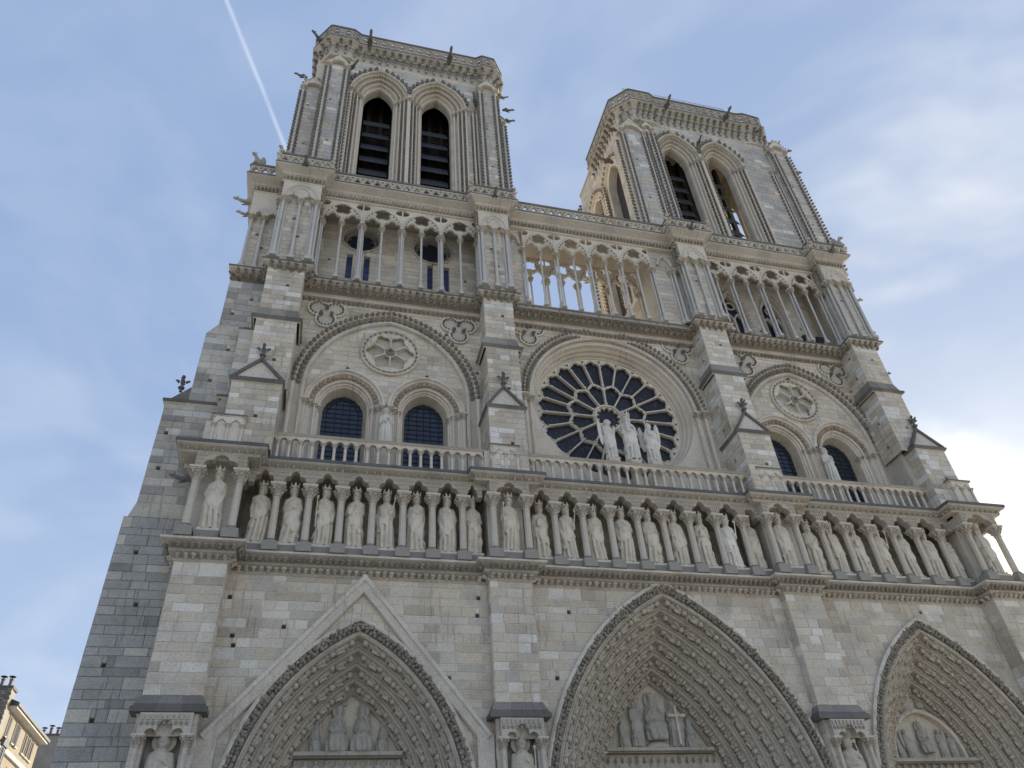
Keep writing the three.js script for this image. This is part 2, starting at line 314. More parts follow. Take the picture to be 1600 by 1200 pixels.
// outlines
function foilShape(lobes, R, r, rot = 0, seg = 7, cls = THREE.Path) { // lobed opening
  const pts = [];
  for (let k = 0; k < lobes; k++) {
    const a = rot + k * 2 * Math.PI / lobes, da = Math.PI / lobes, rho = R * Math.cos(da) + Math.sqrt(Math.max(0, r * r - (R * Math.sin(da)) ** 2)), half = Math.atan2(rho * Math.sin(da), rho * Math.cos(da) - R);
    for (let i = 0; i <= seg; i++) { const t = a - half + 2 * half * i / seg; pts.push(new THREE.Vector2(R * Math.cos(a) + r * Math.cos(t), R * Math.sin(a) + r * Math.sin(t))); }
  }
  return new cls(pts);
}
const movePath = (p, x, y, s = 1, cls = THREE.Path) => new cls(p.getPoints().map((q) => new THREE.Vector2(q.x * s + x, q.y * s + y)));
function extrude(shape, depth, seg = 6) { const g = new THREE.ExtrudeGeometry(shape, { depth, bevelEnabled: false, curveSegments: seg }); return g; }
// points of a trefoil-headed opening, from (−w,0) over the top to (w,0), height about 1.45 w
function trefoilHead(w, seg = 5) {
  const P = []; const add = (cx, cy, r, a0, a1) => { for (let i = 0; i <= seg; i++) { const a = a0 + (a1 - a0) * i / seg; P.push([cx + r * Math.cos(a), cy + r * Math.sin(a)]); } };
  P.push([-w, 0]);
  add(-0.53 * w, 0.30 * w, 0.46 * w, Math.PI * 1.02, Math.PI * 0.50); add(0, 0.86 * w, 0.42 * w, Math.PI * 1.02, -Math.PI * 0.02); add(0.53 * w, 0.30 * w, 0.46 * w, Math.PI * 0.50, -Math.PI * 0.02);
  P.push([w, 0]); return P;
}
function lathe(pts, seg = 10, crease = 0.6) { const g = new THREE.LatheGeometry(pts.map((p) => new THREE.Vector2(p[0], p[1])), seg); return creased(g, crease); }
function tube(mb, a, b, r, col, seg = 7, r2 = r) { // round bar between two points
  const d = V(b[0] - a[0], b[1] - a[1], b[2] - a[2]), L = d.length(), g = new THREE.CylinderGeometry(r2, r, L, seg, 1, true);
  mb.geo(g, new THREE.Matrix4().compose(V((a[0] + b[0]) / 2, (a[1] + b[1]) / 2, (a[2] + b[2]) / 2), new THREE.Quaternion().setFromUnitVectors(V(0, 1, 0), d.normalize()), V(1, 1, 1)), col);
}
function tubePath(mb, pts, r, col, seg = 5) { for (let i = 0; i + 1 < pts.length; i++) tube(mb, pts[i], pts[i + 1], r, col, seg); }

// ------------------------------------------------------------ carved figures: distance fields meshed with surface nets
function nets(f, lo, hi, cell) {
  const nx = Math.ceil((hi[0] - lo[0]) / cell) + 1, ny = Math.ceil((hi[1] - lo[1]) / cell) + 1, nz = Math.ceil((hi[2] - lo[2]) / cell) + 1;
  const F = new Float32Array(nx * ny * nz), id = (i, j, k) => (k * ny + j) * nx + i;
  for (let k = 0; k < nz; k++) for (let j = 0; j < ny; j++) for (let i = 0; i < nx; i++) F[id(i, j, k)] = (i === 0 || j === 0 || k === 0 || i === nx - 1 || j === ny - 1 || k === nz - 1) ? 1 : f(lo[0] + i * cell, lo[1] + j * cell, lo[2] + k * cell);
  const vi = new Int32Array(nx * ny * nz).fill(-1), pos = [], idx = [];
  const E = [[0, 1], [0, 2], [0, 4], [1, 3], [1, 5], [2, 3], [2, 6], [3, 7], [4, 5], [4, 6], [5, 7], [6, 7]];
  for (let k = 0; k < nz - 1; k++) for (let j = 0; j < ny - 1; j++) for (let i = 0; i < nx - 1; i++) {
    const g = []; let m = 0; for (let c = 0; c < 8; c++) { const v = F[id(i + (c & 1), j + (c >> 1 & 1), k + (c >> 2))]; g.push(v); if (v < 0) m |= 1 << c; }
    if (m === 0 || m === 255) continue;
    let x = 0, y = 0, z = 0, n = 0;
    for (const [a, b] of E) if ((m >> a & 1) !== (m >> b & 1)) { const t = g[a] / (g[a] - g[b]); x += mix(a & 1, b & 1, t); y += mix(a >> 1 & 1, b >> 1 & 1, t); z += mix(a >> 2, b >> 2, t); n++; }
    vi[id(i, j, k)] = pos.length / 3; pos.push(lo[0] + (i + x / n) * cell, lo[1] + (j + y / n) * cell, lo[2] + (k + z / n) * cell);
  }
  const q = (a, b, c, d, s) => { if (a < 0 || b < 0 || c < 0 || d < 0) return; if (s) idx.push(a, b, c, a, c, d); else idx.push(a, c, b, a, d, c); };
  for (let k = 1; k < nz - 1; k++) for (let j = 1; j < ny - 1; j++) for (let i = 1; i < nx - 1; i++) {
    const v = F[id(i, j, k)] < 0;
    if (v !== F[id(i + 1, j, k)] < 0) q(vi[id(i, j - 1, k - 1)], vi[id(i, j, k - 1)], vi[id(i, j, k)], vi[id(i, j - 1, k)], v);
    if (v !== F[id(i, j + 1, k)] < 0) q(vi[id(i - 1, j, k - 1)], vi[id(i - 1, j, k)], vi[id(i, j, k)], vi[id(i, j, k - 1)], v);
    if (v !== F[id(i, j, k + 1)] < 0) q(vi[id(i - 1, j - 1, k)], vi[id(i, j - 1, k)], vi[id(i, j, k)], vi[id(i - 1, j, k)], v);
  }
  const g = new THREE.BufferGeometry(); g.setAttribute('position', new THREE.Float32BufferAttribute(pos, 3)); g.setIndex(idx); g.computeVertexNormals();
  const uv = new Float32Array(pos.length / 3 * 2), col = new Float32Array(pos.length).fill(1); for (let i = 0; i < pos.length / 3; i++) { uv[2 * i] = (pos[3 * i] + pos[3 * i + 2] * 0.7) / 4; uv[2 * i + 1] = pos[3 * i + 1] / 4; }
  g.setAttribute('uv', new THREE.BufferAttribute(uv, 2)); g.setAttribute('color', new THREE.BufferAttribute(col, 3));
  return g;
}
const tint = (g, c) => { const a = g.attributes.color.array; for (let i = 0; i < a.length; i += 3) { a[i] = c[0]; a[i + 1] = c[1]; a[i + 2] = c[2]; } return g; };
const sMin = (a, b, k) => { const h = Math.max(k - Math.abs(a - b), 0) / k; return Math.min(a, b) - h * h * k * 0.25; };
function capD(x, y, z, a, b, r1, r2) { const dx = b[0] - a[0], dy = b[1] - a[1], dz = b[2] - a[2], t = clamp(((x - a[0]) * dx + (y - a[1]) * dy + (z - a[2]) * dz) / (dx * dx + dy * dy + dz * dz), 0, 1); return Math.hypot(x - a[0] - dx * t, y - a[1] - dy * t, z - a[2] - dz * t) - mix(r1, r2, t); }
const ellD = (x, y, z, c, r) => { const a = (x - c[0]) / r[0], b = (y - c[1]) / r[1], d = (z - c[2]) / r[2], q = Math.hypot(a, b, d); return (q - 1) * Math.min(r[0], r[1], r[2]); };
const tab = (T1, y) => { if (y <= T1[0][0]) return T1[0][1]; for (let i = 0; i + 1 < T1.length; i++) if (y <= T1[i + 1][0]) { const t = (y - T1[i][0]) / (T1[i + 1][0] - T1[i][0]); return mix(T1[i][1], T1[i + 1][1], t * t * (3 - 2 * t)); } return T1[T1.length - 1][1]; };
// a robed standing figure 3.1 m tall, facing +z; o: pose and attributes
function standing(o) {
  const A = [[0, 0.40], [0.4, 0.385], [1.0, 0.365], [1.55, 0.33], [2.0, 0.345], [2.2, 0.33], [2.34, 0.20], [2.42, 0.13]], B = [[0, 0.31], [0.5, 0.29], [1.2, 0.28], [1.6, 0.25], [2.0, 0.235], [2.2, 0.19], [2.36, 0.14], [2.44, 0.12]];
  const n = o.folds ?? 9, p1 = o.seed * 2.3, p2 = o.seed * 1.7 + 1, sw = o.sway ?? 0.05, ms = o.mantle ?? 1, head = [sw * 0.3 + (o.headX ?? 0), 2.64, 0.05], tilt = o.turn ?? 0, hl = o.handL ?? [-0.14, 1.72, 0.34], hr = o.handR ?? [0.16, 1.95, 0.33], eL = o.elbowL ?? [-0.385, 1.72, 0.05], eR = o.elbowR ?? [0.385, 1.72, 0.05];
  const f = (x0, y, z) => {
    const bend = sw * Math.sin(y * 1.25), x = x0 - bend; let d = 9;
    if (y < 2.62) {
      const a = tab(A, y), b = tab(B, y), th = Math.atan2(x / a, z / b), q = Math.hypot(x / a, z / b), up = smooth(2.3, 1.2, y);
      const dg = ms * x * 1.5 * up, w1 = th * n / 2 + p1 + 0.7 * Math.sin(y * 1.1 + p2) + dg;
      const fold = (Math.pow(Math.abs(Math.sin(w1)), 0.7) - 0.62) * (0.13 + 0.46 * up) + 0.035 * Math.sin(th * 21 + p2 + y * 2) * up;
      d = Math.max((q - 1 - fold) * Math.min(a, b) * 0.72, 0.05 - y);
      if (o.mantleOn !== false && y < 2.4) { // mantle falling in a slant across the body
        const hem = (o.hem ?? 0.95) + ms * 0.95 * x + 0.10 * Math.sin(th * 7 + p1), mf = Math.abs(Math.sin(ms * x * 4.5 + y * 4.6 + p1)) * 0.22 + Math.abs(Math.sin(th * 5 + p2)) * 0.08;
        d = Math.min(d, Math.max((q - 1.06 - mf) * Math.min(a, b) * 0.72, (hem - y) * 0.6, y - 2.33 + 0.5 * ms * x));
      }
    }
    // arms in sleeves, hands with fingers
    if (y > 1.0 && y < 2.5) {
      for (const [s, e, h] of [[-1, eL, hl], [1, eR, hr]]) {
        const sh = [s * 0.30, 2.18, 0];
        d = sMin(d, capD(x, y, z, sh, e, 0.115, 0.105), 0.04); d = sMin(d, capD(x, y, z, e, h, 0.10, 0.07), 0.03);
        const fx = -s * 0.5, hx = h[0], hy = h[1], hz = h[2];
        d = sMin(d, ellD(x, y, z, [hx + fx * 0.08, hy + 0.02, hz + 0.03], [0.075, 0.06, 0.05]), 0.02);
        for (let k = 0; k < 4; k++) d = Math.min(d, capD(x, y, z, [hx + fx * 0.14, hy + 0.055 - k * 0.033, hz + 0.05], [hx + fx * (0.30 - 0.03 * Math.abs(k - 1)), hy + 0.05 - k * 0.035, hz + 0.03], 0.018, 0.013));
        d = Math.min(d, capD(x, y, z, [hx + fx * 0.08, hy + 0.06, hz + 0.05], [hx + fx * 0.16, hy + 0.13, hz + 0.06], 0.02, 0.014));
      }
    }
    if (y > 2.25) { // head
      const hx = x0 - head[0], ct = Math.cos(tilt), st = Math.sin(tilt), X = (hx * ct - (z - head[2]) * st) / 1.2, Z = (hx * st + (z - head[2]) * ct) / 1.2, Y = (y - head[1]) / 1.2;
      d = sMin(d, capD(x0, y, z, [bend, 2.35, 0.0], [head[0], 2.6, 0.02], 0.115, 0.10), 0.06);
      let h = ellD(X, Y, Z, [0, 0, 0], [0.145, 0.195, 0.165]);
      h = sMin(h, ellD(X, Y, Z, [0, -0.10, 0.06], [0.10, 0.09, 0.09]), 0.04);
      h = sMin(h, capD(X, Y, Z, [0, 0.04, 0.155], [0, -0.045, 0.195], 0.02, 0.034), 0.012);
      for (const s of [-1, 1]) { h = Math.max(h, -ellD(X, Y, Z, [s * 0.058, 0.02, 0.168], [0.042, 0.030, 0.045])); h = Math.min(h, ellD(X, Y, Z, [s * 0.058, 0.018, 0.135], [0.026, 0.017, 0.02])); h = Math.min(h, ellD(X, Y, Z, [s * 0.145, -0.01, 0.0], [0.02, 0.045, 0.03])); }
      h = Math.max(h, -ellD(X, Y, Z, [0, -0.088, 0.165], [0.05, 0.014, 0.035]));
      if (o.beard) h = sMin(h, ellD(X, Y, Z, [0, -0.17, 0.09], [0.095, 0.13, 0.075]) - 0.012 * Math.sin(X * 75 + Y * 20), 0.02);
      const hair = ellD(X, Y, Z, [0, o.veil ? -0.05 : -0.01, -0.05], o.veil ? [0.20, 0.29, 0.19] : [0.185, o.beard ? 0.22 : 0.21, 0.165]) - 0.012 * Math.sin(Y * 60 + Math.atan2(X, Z) * 6);
      h = Math.min(h, Math.max(hair, (Z - 0.06 - Math.abs(X) * 0.2)));
      if (o.crown) {
        const rc = Math.hypot(X, Z + 0.02), ac = Math.atan2(X, Z + 0.02), saw = 0.5 + 0.5 * Math.cos(ac * 6);
        h = Math.min(h, Math.max(Math.abs(rc - 0.175) - 0.022, 0.11 - Y, Y - (0.19 + 0.16 * saw * saw)));
        h = Math.min(h, Math.max(Math.abs(rc - 0.182) - 0.03, Math.abs(Y - 0.13) - 0.02));
      }
      if (o.mitre) h = Math.min(h, Math.max(ellD(X, Y, Z, [0, 0.16, 0], [0.15, 0.34, 0.12]), 0.1 - Y));
      if (o.halo) h = Math.min(h, Math.max(Math.hypot(X, Y - 0.02) - 0.34, Math.abs(Z + 0.12) - 0.03));
      d = Math.min(d, h);
    }
    // bare feet, plinth
    if (y < 0.4) { for (const s of [-1, 1]) d = Math.min(d, capD(x, y, z, [s * 0.13, 0.07, 0.2], [s * 0.17, 0.045, 0.46], 0.085, 0.06)); }
    if (o.staff) d = Math.min(d, capD(x0, y, z, o.staff[0], o.staff[1], 0.035, 0.035), ellD(x0, y, z, [o.staff[1][0], o.staff[1][1] + 0.05, o.staff[1][2]], [0.08, 0.1, 0.08]));
    if (o.book) d = Math.min(d, Math.max(Math.abs(x - o.book[0]) - 0.13, Math.abs(y - o.book[1]) - 0.17, Math.abs(z - o.book[2]) - 0.05));
    if (o.wings) for (const s of [-1, 1]) { const wx = (x0 - s * (0.42 + 0.05 * y)) , wz = z + 0.20 + 0.1 * Math.abs(wx); d = Math.min(d, Math.max(ellD(wx, y, wz, [0, 1.95, 0], [0.21, 0.92, 0.075]), -9)); }
    if (o.child) { d = sMin(d, ellD(x0, y, z, [-0.2, 1.98, 0.36], [0.13, 0.28, 0.12]), 0.03); d = Math.min(d, ellD(x0, y, z, [-0.2, 2.34, 0.38], [0.1, 0.12, 0.1])); }
    return d;
  };
  const g = nets(f, [-0.85, -0.02, -0.5], [0.85, 3.14, 0.7], o.cell ?? 0.034);
  return tint(g, o.tone ?? T.statue);
}
// a seated or kneeling relief figure, about 1 unit tall, facing +z
function seated(o) {
  const s = o.seed, f = (x, y, z) => {
    let d = ellD(x, y, z, [0, 0.52, 0], [0.17, 0.25, 0.12]);
    d = sMin(d, ellD(x, y, z, [0, 0.27, 0.07], [0.24, 0.14, 0.17]), 0.06); // lap
    const th = Math.atan2(x, z + 0.1), wob = 0.065 * Math.abs(Math.sin(th * 6 + s + y * 3)); d -= 0.035 * Math.abs(Math.sin(x * 16 + y * 18 + s));
    d = sMin(d, Math.max(ellD(x, y, z, [0, 0.10, 0.08], [0.25 - 0.04 * (o.thin ?? 0), 0.26, 0.17]) - wob, 0.0 - y), 0.04);
    for (const q of [-1, 1]) { d = sMin(d, capD(x, y, z, [q * 0.15, 0.66, 0], [q * 0.21, 0.48, 0.05], 0.06, 0.055), 0.03); d = sMin(d, capD(x, y, z, [q * 0.21, 0.48, 0.05], [q * (o.pray ? 0.02 : 0.10), (q > 0 ? o.hr : o.hl) ?? 0.52, 0.17], 0.05, 0.035), 0.02); }
    d = sMin(d, ellD(x, y, z, [o.hx ?? 0, 0.86, 0.03], [0.085, 0.11, 0.095]), 0.03); d = Math.min(d, capD(x, y, z, [o.hx ?? 0, 0.86, 0.115], [o.hx ?? 0, 0.83, 0.135], 0.012, 0.018), ellD(x, y, z, [o.hx ?? 0, 0.885, 0.0], [0.1, 0.105, 0.09]));
    if (o.halo) d = Math.min(d, Math.max(Math.hypot(x - (o.hx ?? 0), y - 0.88) - 0.19, Math.abs(z + 0.04) - 0.025));
    if (o.crown) d = Math.min(d, Math.max(Math.abs(Math.hypot(x - (o.hx ?? 0), z - 0.02) - 0.085) - 0.018, 0.93 - y, y - 1.01 - 0.02 * Math.sin(th * 8)));
    if (o.wings) for (const q of [-1, 1]) d = Math.min(d, ellD(x - q * 0.19, y, z + 0.07, [q * 0.02, 0.56, 0], [0.085, 0.34, 0.055]));
    if (o.cloud) d = Math.min(d, ellD(x, y, z, [0, -0.02, 0.02], [0.20, 0.05, 0.15]) - 0.02 * Math.abs(Math.sin(th * 4 + s)));
    return d;
  };
  return tint(nets(f, [-0.42, -0.12, -0.22], [0.42, 1.1, 0.34], o.cell ?? 0.042), o.tone ?? T.carve);
}

// a small winged figure for the arches: big head, elbows out, standing on a little console; 1 unit tall
function archFigure(k) {
  const el = 0.22 + 0.03 * (k % 3), hy = 0.44 + 0.07 * (k % 4), hx = (k % 3 - 1) * 0.025, wing = k % 3 !== 2, knee = 0.06 * (k % 2);
  const f = (x, y, z) => {
    const th = Math.atan2(x, z + 0.05);
    let d = capD(x, y, z, [0, 0.2, 0], [0, 0.58, 0], 0.12, 0.115);
    d = sMin(d, capD(x, y, z, [0.07, 0.34, 0.04], [0.09 + knee, 0.33, 0.20], 0.075, 0.06), 0.03); d = sMin(d, capD(x, y, z, [-0.07, 0.34, 0.04], [-0.09, 0.31, 0.19], 0.075, 0.06), 0.03);
    for (const q of [-1, 1]) d = sMin(d, capD(x, y, z, [q * 0.09 + (q > 0 ? knee : 0), 0.32, 0.18], [q * 0.08, 0.07, 0.13], 0.06, 0.05), 0.03);
    d = sMin(d, Math.max(ellD(x, y, z, [0, 0.14, 0.03], [0.14, 0.20, 0.10]) - 0.025 * Math.abs(Math.sin(th * 4 + k)), 0.05 - y), 0.03);
    for (const q of [-1, 1]) { d = sMin(d, capD(x, y, z, [q * 0.11, 0.62, 0], [q * el, 0.45, 0.05], 0.05, 0.045), 0.02); d = Math.min(d, capD(x, y, z, [q * el, 0.45, 0.05], [q * 0.06, hy + (q > 0 ? 0.08 : 0), 0.20], 0.04, 0.03)); }
    d = Math.min(d, ellD(x, y, z, [hx, 0.82, 0.12], [0.12, 0.14, 0.12]), capD(x, y, z, [hx, 0.83, 0.235], [hx, 0.78, 0.25], 0.014, 0.024)); d = Math.min(d, Math.max(ellD(x, y, z, [hx, 0.84, 0.08], [0.145, 0.145, 0.13]), z - 0.15)); d = sMin(d, capD(x, y, z, [0, 0.62, 0.02], [hx, 0.74, 0.08], 0.055, 0.05), 0.02);
    if (k % 4 === 1) d = Math.min(d, Math.max(Math.abs(Math.hypot(x - hx, z - 0.10) - 0.11) - 0.02, 0.91 - y, y - 1.0));
    if (wing) for (const q of [-1, 1]) { const wx = x - q * (0.16 + 0.12 * y); d = Math.min(d, ellD(wx, y, z + 0.05, [0, 0.55, 0], [0.055, 0.30, 0.06])); }
    d = Math.min(d, ellD(x, y, z, [0, -0.01, 0.02], [0.15, 0.03, 0.11]) - 0.02 * Math.abs(Math.sin(th * 5 + k)));
    return d;
  };
  return tint(nets(f, [-0.42, -0.1, -0.2], [0.42, 1.02, 0.34], 0.047), jit(T.carve, 0.06));
}
// ------------------------------------------------------------ small carved pieces shared by the whole front
const knobGeo = creased(new THREE.IcosahedronGeometry(1, 0), 0.2), bulbGeo = new THREE.IcosahedronGeometry(1, 1);
function leafBlob(mb, x, y, z, ry, s, col, up = 0.25) { // a curled leaf: stalk, two side lobes and a drooping tip
  const c = jit(col, 0.16), m = M4(x, y, z, ry), put = (dx, dy, dz, a, b, d) => mb.geo(knobGeo, m.clone().multiply(new THREE.Matrix4().compose(V(dx * s, dy * s, dz * s), new THREE.Quaternion().setFromEuler(new THREE.Euler(rr(-0.4, 0.4), rr(0, 3), rr(-0.4, 0.4))), V(a * s, b * s, d * s))), c);
  put(0, 0, 0, 0.36, 0.5, 0.26); put(0.02, up, 0.3, 0.42, 0.26, 0.30);
}
function leafRow(mb, plan, out, y, step, s, col, margin = 0.08, up = 0.25) { along(plan, out, step, (x, z, ry) => leafBlob(mb, x, y, z, ry, s * rr(0.88, 1.12), col, up), margin); }
const geoCache = new Map();
const cached = (k, f) => { if (!geoCache.has(k)) geoCache.set(k, f()); return geoCache.get(k); };
// a column with moulded base, round shaft, leafy capital and square abacus; foot at y = 0
function columnGeo(h, r, { cap = 0.5, base = 0.35, plinth = 0, aba = 2.1, tone = T.base, capTone = T.carve, baseTone = tone, leaves = 8, seg = 10 } = {}) {
  return cached(['col', h, r, cap, base, plinth, aba, tone, capTone, baseTone, leaves].join(), () => {
    const mb = new MB(), y0 = plinth + base, y1 = h - cap;
    if (plinth) { const w = r * 1.95; mb.box(-w, w, 0, plinth * 0.92, -w, w, baseTone); mb.box(-w * 0.9, w * 0.9, plinth * 0.92, plinth, -w * 0.9, w * 0.9, baseTone); }
    mb.geo(lathe([[0, plinth], [r * 1.75, plinth], [r * 1.8, plinth + base * 0.2], [r * 1.7, plinth + base * 0.38], [r * 1.3, plinth + base * 0.5], [r * 1.25, plinth + base * 0.68], [r * 1.45, plinth + base * 0.8], [r * 1.35, plinth + base * 0.94], [r, y0]], seg), null, baseTone);
    mb.geo(lathe([[r, y0], [r * 0.985, (y0 + y1) / 2], [r * 0.95, y1]], seg), null, tone);
    mb.geo(lathe([[r * 0.95, y1], [r * 1.18, y1 + cap * 0.03], [r * 1.18, y1 + cap * 0.09], [r, y1 + cap * 0.12], [r * 1.1, y1 + cap * 0.35], [r * 1.45, y1 + cap * 0.62], [r * 1.8, y1 + cap * 0.78]], seg), null, capTone);
    for (let k = 0; k < leaves; k++) { const a = k * 2 * Math.PI / leaves + 0.2, R = r * 1.62; leafBlob(mb, R * Math.sin(a), y1 + cap * 0.64, R * Math.cos(a), a, cap * 0.36, capTone); if (cap > 0.4) leafBlob(mb, r * 1.2 * Math.sin(a + 0.39), y1 + cap * 0.34, r * 1.2 * Math.cos(a + 0.39), a + 0.39, cap * 0.26, capTone); }
    const w = r * aba; mb.box(-w * 0.88, w * 0.88, h - cap * 0.24, h - cap * 0.15, -w * 0.88, w * 0.88, shade(capTone, 1.1)); mb.box(-w, w, h - cap * 0.15, h, -w, w, shade(capTone, 1.32));
    return mb.geometry();
  });
}
function put(name, g, x, y, z, parent, m = stone, ry = 0) { const o = mesh(name, g, m, parent); o.position.set(x, y, z); o.rotation.y = ry; return o; }
// cross-shaped stone finial on a stalk
const finialGeo = (() => { const mb = new MB(), c = T.crust; tube(mb, [0, 0, 0], [0, 0.5, 0], 0.07, c, 7); mb.geo(lathe([[0, 0.16], [0.15, 0.2], [0.16, 0.27], [0, 0.3]], 8), null, c); for (const a of [0, 1, 2, 3]) leafBlob(mb, 0.2 * Math.sin(a * 1.571), 0.62, 0.2 * Math.cos(a * 1.571), a * 1.571, 0.22, c); leafBlob(mb, 0, 0.85, 0, 0, 0.24, c); mb.geo(bulbGeo, M4(0, 0.6, 0, 0, V(0.12, 0.2, 0.12)), c); return mb.geometry(); })();
// beast-headed water spout reaching out along +z, about 1.5 m
function gargoyleGeo(o = {}) {
  const f = (x, y, z) => {
    let d = capD(x, y, z, [0, 0, 0], [0, 0.12, 0.9], 0.17, 0.13); d = sMin(d, capD(x, y, z, [0, 0.12, 0.9], [0, 0.28, 1.22], 0.12, 0.12), 0.1);
    d = sMin(d, ellD(x, y, z, [0, 0.3, 1.36], [0.12, 0.12, 0.2]), 0.06); d = Math.max(d, -ellD(x, y, z, [0, 0.24, 1.56], [0.12, 0.035, 0.16]));
    for (const s of [-1, 1]) { d = Math.min(d, capD(x, y, z, [s * 0.08, 0.38, 1.22], [s * 0.15, 0.52, 1.12], 0.05, 0.02)); d = sMin(d, capD(x, y, z, [s * 0.14, -0.05, 0.5], [s * 0.17, -0.14, 0.85], 0.09, 0.05), 0.05); d = sMin(d, ellD(x, y, z, [s * 0.16, 0.16, 0.35], [0.06, 0.22, 0.22]), 0.05); }
    return d;
  };
  return tint(nets(f, [-0.35, -0.35, -0.25], [0.35, 0.62, 1.65], 0.045), o.tone ?? T.crust);
}
const gargoyle = gargoyleGeo(), paleGargoyle = gargoyleGeo({ tone: T.dark });
// crouching winged beast for the corners of the high balustrade, about 1.2 m tall, facing +z
const chimera = tint(nets((x, y, z) => {
  let d = ellD(x, y, z, [0, 0.42, 0], [0.22, 0.36, 0.26]); d = sMin(d, capD(x, y, z, [0, 0.7, 0.1], [0, 0.95, 0.28], 0.14, 0.1), 0.1); d = sMin(d, ellD(x, y, z, [0, 1.0, 0.36], [0.12, 0.13, 0.2]), 0.05);
  for (const s of [-1, 1]) { d = sMin(d, capD(x, y, z, [s * 0.17, 0.55, 0.12], [s * 0.2, 0.05, 0.34], 0.09, 0.07), 0.05); d = Math.min(d, capD(x, y, z, [s * 0.06, 1.1, 0.3], [s * 0.13, 1.3, 0.22], 0.04, 0.015)); d = sMin(d, ellD(x, y, z, [s * 0.24, 0.62, -0.2], [0.05, 0.42, 0.2]), 0.04); d = sMin(d, ellD(x, y, z, [s * 0.22, 0.2, 0.05], [0.12, 0.2, 0.2]), 0.05); }
  return d;
}, [-0.45, -0.05, -0.5], [0.45, 1.4, 0.7], 0.05), T.dark);

// ------------------------------------------------------------ the cathedral: west front
const cath = group('cathedral');
tag(cath, 'pale grey stone gothic cathedral with two square towers, rose window and carved portals', 'cathedral');
const BX = [[-21.15, -19.15, 0.9], [-8.3, -6.35, 0.45], [6.25, 8.25, 0.45], [18.1, 20.1, 0.9]];
const PORT = [arch(-13.7, 6.5, 4.7, 7.36), arch(0.05, 6.0, 6.5, 10.1), arch(13.6, 6.5, 5.15, 8.3)];
const planL1 = [[-21.15, -4]]; for (const [a, b, z] of BX) planL1.push([a, a < -20 ? z : 0], [a, z], [b, z], [b, 0]);
planL1.splice(1, 1); planL1.pop(); planL1.push([20.1, -4]);

